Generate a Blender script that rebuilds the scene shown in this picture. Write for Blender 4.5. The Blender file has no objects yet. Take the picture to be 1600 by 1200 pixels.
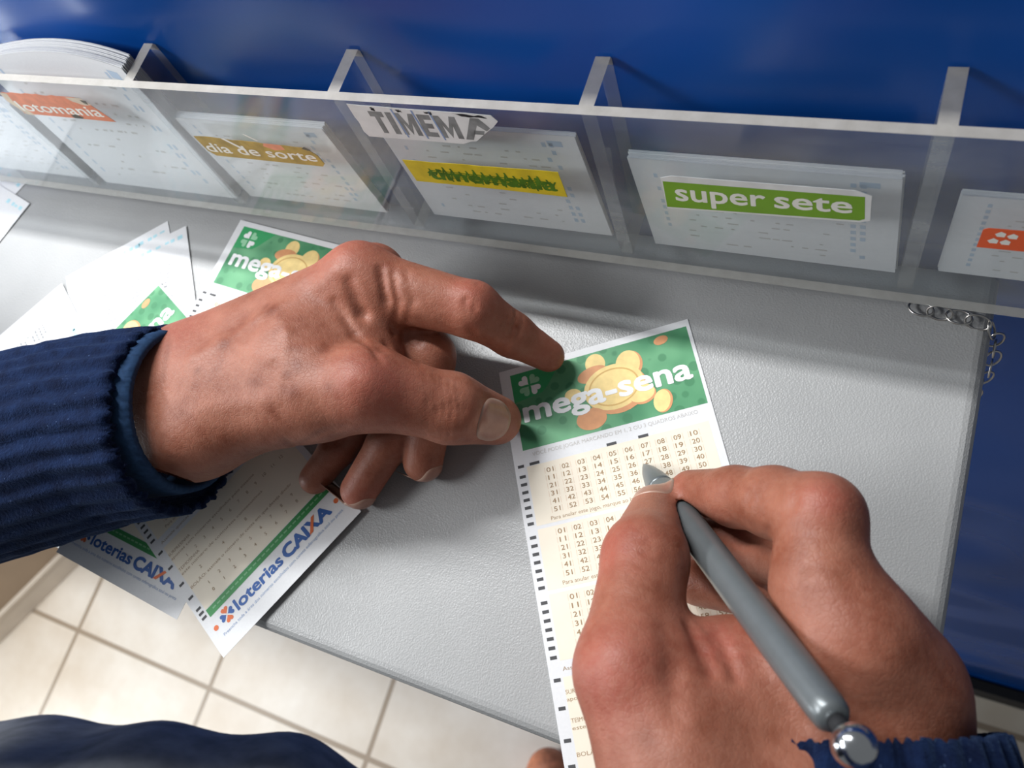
import bpy, bmesh, math, random
import numpy as np
from mathutils import Vector, Matrix

# ------------------------------------------------------------------ camera, world, lights, exposure
SC = bpy.context.scene
COL = SC.collection
MM = 0.001
FOCAL = 1247.0                                   # focal length in pixels of a 1600 x 1200 frame
CAM = np.array([0.0, 0.0, 298.4])                # mm; z = 0 is the counter top, +y runs to the wall
RIGHT = np.array([0.90251196, 0.30590134, -0.3031444])
UP = np.array([-0.18672661, 0.91224148, 0.36462124])
BACK = np.array([0.38807902, -0.2724699, 0.88042877])

cam_data = bpy.data.cameras.new('camera')
cam_data.sensor_width = 36.0
cam_data.lens = FOCAL / 1600.0 * 36.0
cam_data.clip_start = 0.01
cam_data.dof.use_dof = True
cam_data.dof.focus_distance = 0.30
cam_data.dof.aperture_fstop = 15.0
cam = bpy.data.objects.new('camera', cam_data)
COL.objects.link(cam)
cam.matrix_world = Matrix(((RIGHT[0], UP[0], BACK[0], CAM[0] * MM),
                           (RIGHT[1], UP[1], BACK[1], CAM[1] * MM),
                           (RIGHT[2], UP[2], BACK[2], CAM[2] * MM),
                           (0, 0, 0, 1)))
SC.camera = cam

SC.view_settings.view_transform = 'Standard'
SC.view_settings.look = 'None'
SC.view_settings.exposure = 0.0
SC.view_settings.gamma = 1.0
SC.view_settings.use_curve_mapping = False

world = bpy.data.worlds.new('shop_air')
SC.world = world
world.use_nodes = True
world.node_tree.nodes['Background'].inputs[0].default_value = (0.92, 0.97, 1.0, 1)
world.node_tree.nodes['Background'].inputs[1].default_value = 0.19


def area_light(name, loc, target, sx, sy, power, color):
    d = bpy.data.lights.new(name, 'AREA')
    d.shape = 'RECTANGLE'
    d.size, d.size_y = sx, sy
    d.energy = power
    d.color = color
    o = bpy.data.objects.new(name, d)
    COL.objects.link(o)
    o.location = loc
    o.rotation_euler = (Vector(target) - Vector(loc)).to_track_quat('-Z', 'Y').to_euler()
    return o


area_light('ceiling_tube', (-0.78, 0.422, 0.92), (-0.78, 0.10, 0.0), 0.8, 0.05, 20.0, (0.97, 0.99, 1.0))
area_light('added_side_fill', (-0.86, -0.22, 0.66), (-0.42, 0.15, 0.08), 0.5, 0.10, 8.0, (0.96, 0.98, 1.0))  # added fill, brightens the left of the blue wall and pockets
area_light('shop_front_daylight', (-1.62, -0.90, -0.15), (0.0, -0.90, -0.15), 0.8, 1.58, 34.0, (0.90, 0.96, 1.0))

random.seed(7)
RNG = np.random.default_rng(7)


# ------------------------------------------------------------------ geometry helpers
def at(px, py, z):
    """The point at height z (mm) that the photograph shows at pixel (px, py)."""
    d = RIGHT * (px - 800.0) - UP * (py - 600.0) - BACK * FOCAL
    return CAM + d * ((z - CAM[2]) / d[2])


def unit(v):
    v = np.asarray(v, float)
    return v / np.linalg.norm(v)


def mesh_obj(name, verts, faces, mat=None, parent=None, smooth=False):
    """verts in mm, world coordinates."""
    me = bpy.data.meshes.new(name)
    me.from_pydata([tuple(float(c) * MM for c in v) for v in verts], [], [tuple(int(i) for i in f) for f in faces])
    me.validate()
    me.update()
    if smooth:
        me.polygons.foreach_set('use_smooth', [True] * len(me.polygons))
    o = bpy.data.objects.new(name, me)
    COL.objects.link(o)
    if mat:
        me.materials.append(mat)
    if parent:
        adopt(o, parent)
    return o


def adopt(o, parent):
    o.parent = parent
    bpy.context.view_layer.update()
    o.matrix_parent_inverse = parent.matrix_world.inverted()


def empty(name, loc, label=None, cat=None, group=None):
    o = bpy.data.objects.new(name, None)
    COL.objects.link(o)
    o.location = [float(c) * MM for c in loc]
    o.empty_display_size = 0.02
    tag(o, label, cat, group)
    bpy.context.view_layer.update()
    return o


def tag(o, label=None, cat=None, group=None, kind=None):
    for k, v in (('label', label), ('category', cat), ('group', group), ('kind', kind)):
        if v:
            o[k] = v
    return o


class MB:
    def __init__(self):
        self.v, self.f = [], []

    def add(self, verts, faces):
        n = len(self.v)
        self.v += [tuple(p) for p in verts]
        self.f += [tuple(i + n for i in q) for q in faces]

    def box(self, lo, hi, fn=None):
        x0, y0, z0 = lo
        x1, y1, z1 = hi
        vs = [(x, y, z) for z in (z0, z1) for y in (y0, y1) for x in (x0, x1)]
        if fn:
            vs = [fn(*p) for p in vs]
        self.add(vs, [(0, 2, 3, 1), (4, 5, 7, 6), (0, 1, 5, 4), (2, 6, 7, 3), (0, 4, 6, 2), (1, 3, 7, 5)])

    def tube(self, pts, radii, n=12, cap=True):
        pts = [np.asarray(p, float) for p in pts]
        rings = []
        ref = None
        for i, p in enumerate(pts):
            t = unit(pts[min(i + 1, len(pts) - 1)] - pts[max(i - 1, 0)])
            if ref is None:
                ref = np.array([0, 0, 1.0]) if abs(t[2]) < 0.9 else np.array([1.0, 0, 0])
            a = unit(np.cross(t, ref))
            b = np.cross(a, t)
            ref = b
            rings.append([p + radii[i] * (a * math.cos(2 * math.pi * k / n) + b * math.sin(2 * math.pi * k / n)) for k in range(n)])
        vs = [q for r in rings for q in r]
        fs = []
        for i in range(len(pts) - 1):
            for k in range(n):
                fs.append((i * n + k, i * n + (k + 1) % n, (i + 1) * n + (k + 1) % n, (i + 1) * n + k))
        if cap:
            fs.append(tuple(range(n - 1, -1, -1)))
            fs.append(tuple((len(pts) - 1) * n + k for k in range(n)))
        self.add(vs, fs)

    def build(self, name, mat, parent=None, smooth=False):
        return mesh_obj(name, self.v, self.f, mat, parent, smooth)


# ------------------------------------------------------------------ materials
def lin(r, g, b):
    return tuple(((c / 255.0) / 12.92 if c / 255.0 <= 0.04045 else (((c / 255.0) + 0.055) / 1.055) ** 2.4) for c in (r, g, b))


class NT:
    def __init__(self, name):
        self.m = bpy.data.materials.new(name)
        self.m.use_nodes = True
        self.t = self.m.node_tree
        self.p = self.t.nodes.get('Principled BSDF')
        self.out = self.t.nodes.get('Material Output')

    def n(self, kind, **kw):
        o = self.t.nodes.new(kind)
        for k, v in kw.items():
            if k.startswith('i_'):
                o.inputs[k[2:].replace('_', ' ')].default_value = v
            else:
                setattr(o, k, v)
        return o

    def l(self, a, b):
        self.t.links.new(a, b)

    def coords(self, scale=1.0):
        tc = self.n('ShaderNodeTexCoord')
        mp = self.n('ShaderNodeMapping')
        s = scale if isinstance(scale, tuple) else (scale,) * 3
        mp.inputs['Scale'].default_value = s
        self.l(tc.outputs['Object'], mp.inputs[0])
        return mp.outputs[0]

    def noise(self, scale, detail=3.0, rough=0.5, vec=None):
        o = self.n('ShaderNodeTexNoise')
        o.inputs['Scale'].default_value = scale
        o.inputs['Detail'].default_value = detail
        o.inputs['Roughness'].default_value = rough
        self.l(vec if vec is not None else self.coords(), o.inputs['Vector'])
        return o.outputs['Fac']

    def ramp(self, fac, stops):
        o = self.n('ShaderNodeValToRGB')
        e = o.color_ramp.elements
        while len(e) < len(stops):
            e.new(0.5)
        for i, (p, c) in enumerate(stops):
            e[i].position = p
            e[i].color = (*c, 1) if not isinstance(c, float) else (c, c, c, 1)
        self.l(fac, o.inputs[0])
        return o.outputs[0]

    def mix(self, fac, a, b, blend='MIX'):
        o = self.n('ShaderNodeMix', data_type='RGBA', blend_type=blend)
        for src, sock in ((fac, o.inputs[0]), (a, o.inputs[6]), (b, o.inputs[7])):
            if isinstance(src, (int, float)):
                sock.default_value = src
            elif isinstance(src, tuple):
                sock.default_value = (*src, 1)
            else:
                self.l(src, sock)
        return o.outputs[2]

    def bump(self, height, strength, dist, prev=None):
        o = self.n('ShaderNodeBump')
        o.inputs['Strength'].default_value = strength
        o.inputs['Distance'].default_value = dist
        self.l(height, o.inputs['Height'])
        if prev is not None:
            self.l(prev, o.inputs['Normal'])
        return o.outputs[0]

    def attr(self, name):
        o = self.n('ShaderNodeAttribute', attribute_name=name)
        return o.outputs['Fac']


def plain(name, col, rough=0.6, spec=0.4, metal=0.0, var=0.06, scale=120.0):
    """A procedural material: one colour with a slight mottling."""
    t = NT(name)
    c = t.mix(t.ramp(t.noise(scale), [(0.3, 0.0), (0.7, 1.0)]), tuple(x * (1 - var) for x in col), tuple(min(1, x * (1 + var)) for x in col))
    t.l(c, t.p.inputs['Base Color'])
    t.p.inputs['Roughness'].default_value = rough
    t.p.inputs['Specular IOR Level'].default_value = spec
    t.p.inputs['Metallic'].default_value = metal
    return t.m


def make_paper(name, col):
    t = NT(name)
    c = t.mix(t.ramp(t.noise(900.0), [(0.35, 0.0), (0.65, 1.0)]), tuple(x * 0.97 for x in col), col)
    t.l(c, t.p.inputs['Base Color'])
    t.p.inputs['Roughness'].default_value = 0.55
    t.p.inputs['Specular IOR Level'].default_value = 0.25
    t.l(t.bump(t.noise(2500.0), 0.08, 0.0002), t.p.inputs['Normal'])
    return t.m


M = {}
M['paper'] = make_paper('white_paper', (0.73, 0.73, 0.74))
M['cream'] = plain('cream_print', lin(232, 222, 204), 0.55, 0.25, var=0.02)
M['brown_ink'] = plain('brown_ink', lin(158, 130, 98), 0.6, 0.2)
M['grey_ink'] = plain('pale_grey_ink', lin(190, 186, 182), 0.6, 0.2)
M['box_ink'] = plain('faint_tan_ink', lin(222, 200, 178), 0.6, 0.2)
M['mark_ink'] = plain('charcoal_ink', lin(78, 78, 80), 0.6, 0.2)
M['white_ink'] = plain('white_print', (0.85, 0.85, 0.85), 0.5, 0.25, var=0.02)
M['logo_green'] = plain('bright_green_print', lin(58, 158, 98), 0.5, 0.25, var=0.05)
M['pale_green'] = plain('pale_green_print', lin(150, 205, 165), 0.5, 0.25)
M['coin_gold'] = plain('gold_print', lin(236, 208, 140), 0.5, 0.25, var=0.08, scale=300)
M['coin_line'] = plain('dark_gold_print', lin(208, 168, 100), 0.5, 0.25)
M['coin_orange'] = plain('orange_print', lin(212, 150, 104), 0.5, 0.25, var=0.08, scale=300)
M['bar_green'] = plain('green_bar_print', lin(62, 140, 80), 0.5, 0.25)
M['bar_text'] = plain('pale_green_ink', lin(120, 175, 130), 0.5, 0.25)
M['blue_ink'] = plain('blue_ink', lin(52, 92, 158), 0.5, 0.25)
M['small_blue'] = plain('pale_blue_ink', lin(128, 150, 188), 0.5, 0.25)
M['orange_ink'] = plain('orange_ink', lin(214, 108, 62), 0.5, 0.25)
M['cyan_ink'] = plain('pale_cyan_ink', lin(172, 212, 222), 0.5, 0.25)
M['faint_blue'] = plain('faint_blue_ink', lin(176, 192, 210), 0.55, 0.25)
M['text_grey'] = plain('grey_text_ink', lin(150, 150, 152), 0.6, 0.2)


def make_banner():
    t = NT('green_banner_print')
    v = t.n('ShaderNodeTexVoronoi', feature='F1', distance='EUCLIDEAN')
    v.inputs['Scale'].default_value = 150.0
    v.inputs['Randomness'].default_value = 0.45
    t.l(t.coords((1, 1, 0)), v.inputs['Vector'])
    discs = t.ramp(v.outputs['Distance'], [(0.30, 1.0), (0.36, 0.0)])
    base = t.mix(t.ramp(t.noise(45.0, 2.0), [(0.35, 0.0), (0.65, 1.0)]), lin(66, 132, 92), lin(108, 168, 124))
    t.l(t.mix(discs, base, lin(56, 118, 80)), t.p.inputs['Base Color'])
    f = t.n('ShaderNodeMath', operation='MULTIPLY')
    f.inputs[1].default_value = 0.6
    t.l(discs, f.inputs[0])
    t.l(t.mix(f.outputs[0], base, lin(56, 118, 80)), t.p.inputs['Base Color'])
    t.p.inputs['Roughness'].default_value = 0.5
    t.p.inputs['Specular IOR Level'].default_value = 0.25
    return t.m


M['banner'] = make_banner()


def make_counter():
    t = NT('grey_laminate')
    base = t.mix(t.ramp(t.noise(30.0, 4.0), [(0.3, 0.0), (0.7, 1.0)]), (0.335, 0.335, 0.333), (0.365, 0.365, 0.362))
    smudge = t.ramp(t.noise(14.0, 6.0, 0.65), [(0.62, 0.0), (0.8, 1.0)])
    t.l(t.mix(smudge, base, (0.31, 0.30, 0.285)), t.p.inputs['Base Color'])
    v = t.n('ShaderNodeTexVoronoi', feature='SMOOTH_F1')
    v.inputs['Scale'].default_value = 1500.0
    v.inputs['Smoothness'].default_value = 0.6
    t.l(t.coords(), v.inputs['Vector'])
    b = t.bump(v.outputs['Distance'], 0.30, 0.0003)
    b = t.bump(t.noise(1500.0, 2.0), 0.15, 0.0003, b)
    t.l(b, t.p.inputs['Normal'])
    t.p.inputs['Roughness'].default_value = 0.36
    t.p.inputs['Specular IOR Level'].default_value = 0.5
    return t.m


M['counter'] = make_counter()


def make_blue():
    t = NT('glossy_blue_paint')
    c = t.mix(t.ramp(t.noise(9.0, 3.0), [(0.3, 0.0), (0.7, 1.0)]), (0.0003, 0.050, 0.250), (0.0005, 0.060, 0.290))
    t.l(c, t.p.inputs['Base Color'])
    t.p.inputs['Roughness'].default_value = 0.27
    t.p.inputs['Specular IOR Level'].default_value = 0.45
    t.l(t.bump(t.noise(5.0, 1.0), 1.0, 0.06), t.p.inputs['Normal'])
    return t.m


M['blue'] = make_blue()


def make_tiles():
    t = NT('cream_floor_tiles')
    tc = t.n('ShaderNodeTexCoord')
    sx = t.n('ShaderNodeSeparateXYZ')
    t.l(tc.outputs['Object'], sx.inputs[0])

    def line(sock, off, pitch):
        a = t.n('ShaderNodeMath', operation='SUBTRACT')
        a.inputs[1].default_value = off
        t.l(sock, a.inputs[0])
        b = t.n('ShaderNodeMath', operation='PINGPONG')
        b.inputs[1].default_value = pitch / 2
        t.l(a.outputs[0], b.inputs[0])
        c = t.n('ShaderNodeMath', operation='LESS_THAN')
        c.inputs[1].default_value = 0.0042
        t.l(b.outputs[0], c.inputs[0])
        return c.outputs[0]

    gx = line(sx.outputs[0], -0.9095, 0.3277)
    gy = line(sx.outputs[1], -0.2645, 0.3277)
    g = t.n('ShaderNodeMath', operation='MAXIMUM')
    t.l(gx, g.inputs[0])
    t.l(gy, g.inputs[1])
    body = t.mix(t.ramp(t.noise(7.0, 5.0, 0.6), [(0.3, 0.0), (0.7, 1.0)]), lin(200, 184, 164), lin(222, 212, 198))
    veins = t.ramp(t.noise(11.0, 7.0, 0.7), [(0.62, 0.0), (0.74, 0.45)])
    body = t.mix(veins, body, lin(190, 176, 160))
    t.l(t.mix(g.outputs[0], body, lin(150, 132, 112)), t.p.inputs['Base Color'])
    t.p.inputs['Roughness'].default_value = 0.3
    inv = t.n('ShaderNodeMath', operation='SUBTRACT')
    inv.inputs[0].default_value = 1.0
    t.l(g.outputs[0], inv.inputs[1])
    t.l(t.bump(inv.outputs[0], 0.4, 0.002), t.p.inputs['Normal'])
    return t.m


M['tiles'] = make_tiles()
M['beige'] = plain('beige_wall_paint', lin(170, 148, 124), 0.7, 0.3, scale=12)
M['skirting'] = plain('cream_skirting', lin(214, 200, 182), 0.5, 0.4, scale=20)
M['black_strip'] = plain('plain_black', (0.008, 0.008, 0.010), 0.6, 0.3)


def make_acrylic(name, haze, tint):
    """Clear scratched acrylic face: clear, Fresnel mirror, a little milky haze."""
    t = NT(name)
    tr = t.n('ShaderNodeBsdfTransparent')
    tr.inputs[0].default_value = (*tint, 1)
    gl = t.n('ShaderNodeBsdfGlossy')
    gl.inputs['Roughness'].default_value = 0.08
    lw = t.n('ShaderNodeLayerWeight')
    pw = t.n('ShaderNodeMath', operation='POWER')
    pw.inputs[1].default_value = 4.0
    t.l(lw.outputs['Facing'], pw.inputs[0])
    fr = t.n('ShaderNodeMath', operation='MULTIPLY_ADD')
    fr.inputs[1].default_value = 0.45
    fr.inputs[2].default_value = 0.025
    t.l(pw.outputs[0], fr.inputs[0])
    df = t.n('ShaderNodeBsdfDiffuse')
    df.inputs[0].default_value = (0.85, 0.87, 0.88, 1)
    v = t.coords((0.25, 1.0, 1.0))
    sc = t.ramp(t.noise(26.0, 8.0, 0.7, v), [(0.45, haze * 0.55), (0.72, haze * 1.7)])
    m1 = t.n('ShaderNodeMixShader')
    t.l(sc, m1.inputs[0])
    t.l(tr.outputs[0], m1.inputs[1])
    t.l(df.outputs[0], m1.inputs[2])
    m2 = t.n('ShaderNodeMixShader')
    t.l(fr.outputs[0], m2.inputs[0])
    t.l(m1.outputs[0], m2.inputs[1])
    t.l(gl.outputs[0], m2.inputs[2])
    t.l(m2.outputs[0], t.out.inputs[0])
    return t.m


def make_frost():
    """Sawn acrylic edge: milky and half see-through."""
    t = NT('frosted_acrylic_edge')
    tr = t.n('ShaderNodeBsdfTransparent')
    tr.inputs[0].default_value = (0.9, 0.92, 0.93, 1)
    df = t.n('ShaderNodeBsdfDiffuse')
    c = t.mix(t.ramp(t.noise(160.0, 5.0, 0.7), [(0.3, 0.0), (0.75, 1.0)]), (0.50, 0.46, 0.40), (0.68, 0.64, 0.58))
    t.l(c, df.inputs[0])
    tl = t.n('ShaderNodeBsdfTranslucent')
    tl.inputs[0].default_value = (0.7, 0.7, 0.69, 1)
    m0 = t.n('ShaderNodeMixShader')
    m0.inputs[0].default_value = 0.35
    t.l(df.outputs[0], m0.inputs[1])
    t.l(tl.outputs[0], m0.inputs[2])
    m1 = t.n('ShaderNodeMixShader')
    m1.inputs[0].default_value = 0.78
    t.l(tr.outputs[0], m1.inputs[1])
    t.l(m0.outputs[0], m1.inputs[2])
    gl = t.n('ShaderNodeBsdfGlossy')
    gl.inputs['Roughness'].default_value = 0.25
    m2 = t.n('ShaderNodeMixShader')
    m2.inputs[0].default_value = 0.06
    t.l(m1.outputs[0], m2.inputs[1])
    t.l(gl.outputs[0], m2.inputs[2])
    t.l(m2.outputs[0], t.out.inputs[0])
    return t.m


M['acrylic'] = make_acrylic('scratched_clear_acrylic', 0.075, (0.95, 0.965, 0.97))
M['acrylic_thin'] = make_acrylic('clear_acrylic_divider', 0.05, (0.94, 0.955, 0.965))
M['frost'] = make_frost()
M['edge'] = make_acrylic('polished_acrylic_edge', 0.22, (0.86, 0.88, 0.89))


def make_skin():
    t = NT('skin')
    vec = t.coords()
    mott = t.ramp(t.noise(70.0, 5.0, 0.6, vec), [(0.32, 0.0), (0.68, 1.0)])
    c = t.mix(mott, (0.215, 0.066, 0.036), (0.335, 0.128, 0.080))
    c = t.mix(t.attr('flush'), c, (0.38, 0.088, 0.066))
    fine = t.ramp(t.noise(420.0, 3.0, 0.6, vec), [(0.40, 0.0), (0.66, 1.0)])
    f = t.n('ShaderNodeMath', operation='MULTIPLY')
    f.inputs[1].default_value = 0.25
    t.l(fine, f.inputs[0])
    c = t.mix(f.outputs[0], c, (0.36, 0.165, 0.11))
    dark = t.ramp(t.noise(95.0, 4.0, 0.65, vec), [(0.66, 0.0), (0.78, 0.35)])
    c = t.mix(dark, c, (0.27, 0.085, 0.05))
    c = t.mix(t.attr('spot'), c, (0.15, 0.034, 0.012))
    t.l(c, t.p.inputs['Base Color'])
    t.p.inputs['Roughness'].default_value = 0.48
    t.p.inputs['Specular IOR Level'].default_value = 0.32
    t.p.inputs['Subsurface Weight'].default_value = 0.18
    t.p.inputs['Subsurface Radius'].default_value = (1.0, 0.35, 0.2)
    t.p.inputs['Subsurface Scale'].default_value = 0.003
    # pores and fine criss-cross lines
    v = t.n('ShaderNodeTexVoronoi', feature='DISTANCE_TO_EDGE')
    v.inputs['Scale'].default_value = 620.0
    t.l(vec, v.inputs['Vector'])
    e = t.ramp(v.outputs['Distance'], [(0.0, 0.0), (0.12, 1.0)])
    b = t.bump(e, 0.22, 0.00022)
    b = t.bump(t.noise(300.0, 5.0, 0.65, vec), 0.30, 0.0005, b)
    b = t.bump(t.noise(90.0, 3.0, 0.5, vec), 0.30, 0.0012, b)
    t.l(b, t.p.inputs['Normal'])
    return t.m


M['skin'] = make_skin()


def make_nail():
    t = NT('fingernail')
    c = t.mix(t.ramp(t.noise(260.0), [(0.35, 0.0), (0.65, 1.0)]), (0.30, 0.140, 0.098), (0.35, 0.175, 0.125))
    c = t.mix(t.attr('rim'), c, (0.44, 0.29, 0.22))
    t.l(c, t.p.inputs['Base Color'])
    t.p.inputs['Roughness'].default_value = 0.3
    return t.m


M['nail'] = make_nail()


def make_knit():
    t = NT('navy_knit')
    vec = t.coords()
    c = t.mix(t.ramp(t.noise(130.0, 5.0, 0.7, vec), [(0.35, 0.0), (0.7, 1.0)]), (0.002, 0.005, 0.022), (0.006, 0.016, 0.055))
    lint = t.ramp(t.noise(700.0, 2.0, 0.6, vec), [(0.70, 0.0), (0.76, 1.0)])
    t.l(t.mix(lint, c, (0.05, 0.08, 0.16)), t.p.inputs['Base Color'])
    t.p.inputs['Roughness'].default_value = 0.9
    t.p.inputs['Specular IOR Level'].default_value = 0.1
    t.p.inputs['Sheen Weight'].default_value = 0.15
    t.p.inputs['Sheen Roughness'].default_value = 0.5
    t.p.inputs['Sheen Tint'].default_value = (0.2, 0.35, 0.7, 1)
    t.l(t.bump(t.noise(900.0, 3.0, 0.7, vec), 0.7, 0.001), t.p.inputs['Normal'])
    return t.m


M['knit'] = make_knit()
M['lining'] = plain('blue_cuff_lining', (0.020, 0.050, 0.115), 0.85, 0.15, scale=500, var=0.2)
M['charcoal'] = plain('charcoal_cloth', (0.24, 0.245, 0.245), 0.9, 0.15, scale=60, var=0.25)
M['leather'] = plain('tan_leather', (0.55, 0.20, 0.10), 0.5, 0.4, scale=90, var=0.3)
M['pen'] = plain('silver_grey_plastic', (0.15, 0.165, 0.17), 0.34, 0.5, metal=0.35, scale=200, var=0.04)
M['chrome'] = plain('chrome', (0.62, 0.63, 0.65), 0.16, 0.5, metal=1.0, var=0.03)
M['steel'] = plain('steel_wire', (0.55, 0.53, 0.50), 0.3, 0.5, metal=1.0, var=0.1)
M['dark'] = plain('dark_seam', (0.02, 0.02, 0.022), 0.7, 0.2)

# ------------------------------------------------------------------ setting
LEAN = 0.07


def wall_y(z, off=172.0):
    return off + LEAN * z


FLOOR_Z = -950.0
b = MB()
b.box((-2600, -1600, FLOOR_Z - 40), (1600, 900, FLOOR_Z))
tag(b.build('floor', M['tiles']), kind='structure')

b = MB()
b.box((-2200, 0, FLOOR_Z), (1400, 12, 170), lambda x, y, z: (x, wall_y(z) + y, z))
tag(b.build('wall_back', M['blue']), kind='structure')

b = MB()
b.box((-1500, wall_y(FLOOR_Z) - 8, FLOOR_Z), (1400, wall_y(FLOOR_Z) + 4, FLOOR_Z + 95))
tag(b.build('black_strip_back', M['black_strip']), kind='structure')  # plain black strip along the foot of the blue wall

# beige wall at the left, running a little askew to the tiles
wdir = unit([50, 92, 0])
wnor = np.array([wdir[1], -wdir[0], 0.0])
w0 = np.array([-1366.0, -268.0, 0])


def along(s, d, z):
    return w0 + wdir * s + wnor * d + np.array([0, 0, z])


b = MB()
b.box((-900, -60, FLOOR_Z), (330, -6, -700), lambda x, y, z: along(x, y, z))
tag(b.build('wall_left', M['beige']), kind='structure')
b = MB()
b.box((-900, -6, FLOOR_Z), (330, 0, FLOOR_Z + 52), lambda x, y, z: along(x, y, z))
b.box((-900, -6, FLOOR_Z + 52), (330, 3, FLOOR_Z + 58), lambda x, y, z: along(x, y, z))
tag(b.build('baseboard_left', M['skirting']), kind='structure')


# counter: a rounded slab screwed to the wall
def rounded_slab(name, x0, x1, y0, y1, z0, z1, rc, re, mat, parent=None):
    pts = []
    for (cx, cy, a0) in ((x1 - rc, y0 + rc, -90), (x1, y1, None), (x0, y1, None), (x0, y0, None)):
        if a0 is None:
            pts.append((cx, cy))
        else:
            for k in range(9):
                a = math.radians(a0 + 90 * k / 8)
                pts.append((cx + rc * math.cos(a), cy + rc * math.sin(a)))
    n = len(pts)
    c = np.array([(x0 + x1) / 2, (y0 + y1) / 2])

    def inset(d):
        out = []
        for (x, y) in pts:
            out.append((x - math.copysign(d, x - c[0]) * (1 if x > c[0] else 0), y + (d if y < c[1] else 0)))
        return out

    prof = [(re, z0)] + [(re * (1 - math.sin(a)), z0 + re * (1 - math.cos(a))) for a in (0.5, 1.0, math.pi / 2)]
    prof += [(re * (1 - math.cos(a)), z1 - re * (1 - math.sin(a))) for a in (0, 0.4, 0.8, 1.2, math.pi / 2)]
    vs, fs = [], []
    for (d, z) in prof:
        vs += [(x, y, z) for (x, y) in inset(d)]
    for i in range(len(prof) - 1):
        for k in range(n):
            fs.append((i * n + k, i * n + (k + 1) % n, (i + 1) * n + (k + 1) % n, (i + 1) * n + k))
    fs.append(tuple(range(n - 1, -1, -1)))
    fs.append(tuple((len(prof) - 1) * n + k for k in range(n)))
    o = mesh_obj(name, vs, fs, mat, parent)
    return o


counter = rounded_slab('counter', -528, 41.4, -34.5, 170.5, -15, 0, 9, 5.0, M['counter'])
tag(counter, 'grey textured laminate writing counter below the clear slip holder', 'counter')

# ------------------------------------------------------------------ lettering
_cache = {}


def glyphs(body, bold=0.0, spacing=1.0):
    """Outline of a line of text as flat triangles: x from 0, baseline 0, em about 1."""
    key = (body, bold, spacing)
    if key in _cache:
        return _cache[key]
    cu = bpy.data.curves.new('lettering', 'FONT')
    cu.body = body
    cu.size = 1.0
    cu.offset = bold
    cu.space_character = spacing
    cu.resolution_u = 3
    o = bpy.data.objects.new('lettering', cu)
    COL.objects.link(o)
    dg = bpy.context.evaluated_depsgraph_get()
    me = o.evaluated_get(dg).to_mesh()
    v = np.array([tuple(p.co)[:2] for p in me.vertices]).reshape(-1, 2)
    f = [tuple(p.vertices) for p in me.polygons]
    o.evaluated_get(dg).to_mesh_clear()
    bpy.data.objects.remove(o)
    bpy.data.curves.remove(cu)
    if len(v):
        x0, x1 = v[:, 0].min(), v[:, 0].max()
        v = v - np.array([x0, 0])
    _cache[key] = (v, f)
    return v, f


def stroke(bold):
    """Offsets of the copies that thicken a line of lettering."""
    if not bold:
        return [(0.0, 0.0)]
    return [(bold * math.cos(math.pi * k / 4), bold * math.sin(math.pi * k / 4)) for k in range(8)] + [(0.0, 0.0)]


def ellipse(cx, cy, rx, ry, rot=0.0, n=28):
    c, s = math.cos(rot), math.sin(rot)
    return [(cx + rx * math.cos(a) * c - ry * math.sin(a) * s, cy + rx * math.cos(a) * s + ry * math.sin(a) * c)
            for a in [2 * math.pi * k / n for k in range(n)]]


def heart(cx, cy, r, ang):
    """Heart-shaped clover leaf whose point is at (cx, cy), opening towards ang."""
    pts = []
    for k in range(28):
        a = 2 * math.pi * k / 28
        x = 16 * math.sin(a) ** 3
        y = 13 * math.cos(a) - 5 * math.cos(2 * a) - 2 * math.cos(3 * a) - math.cos(4 * a)
        x, y = x / 30.0 * r, (y + 17) / 30.0 * r
        c, s = math.cos(ang - math.pi / 2), math.sin(ang - math.pi / 2)
        pts.append((cx + x * c - y * s, cy + x * s + y * c))
    return pts


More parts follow.
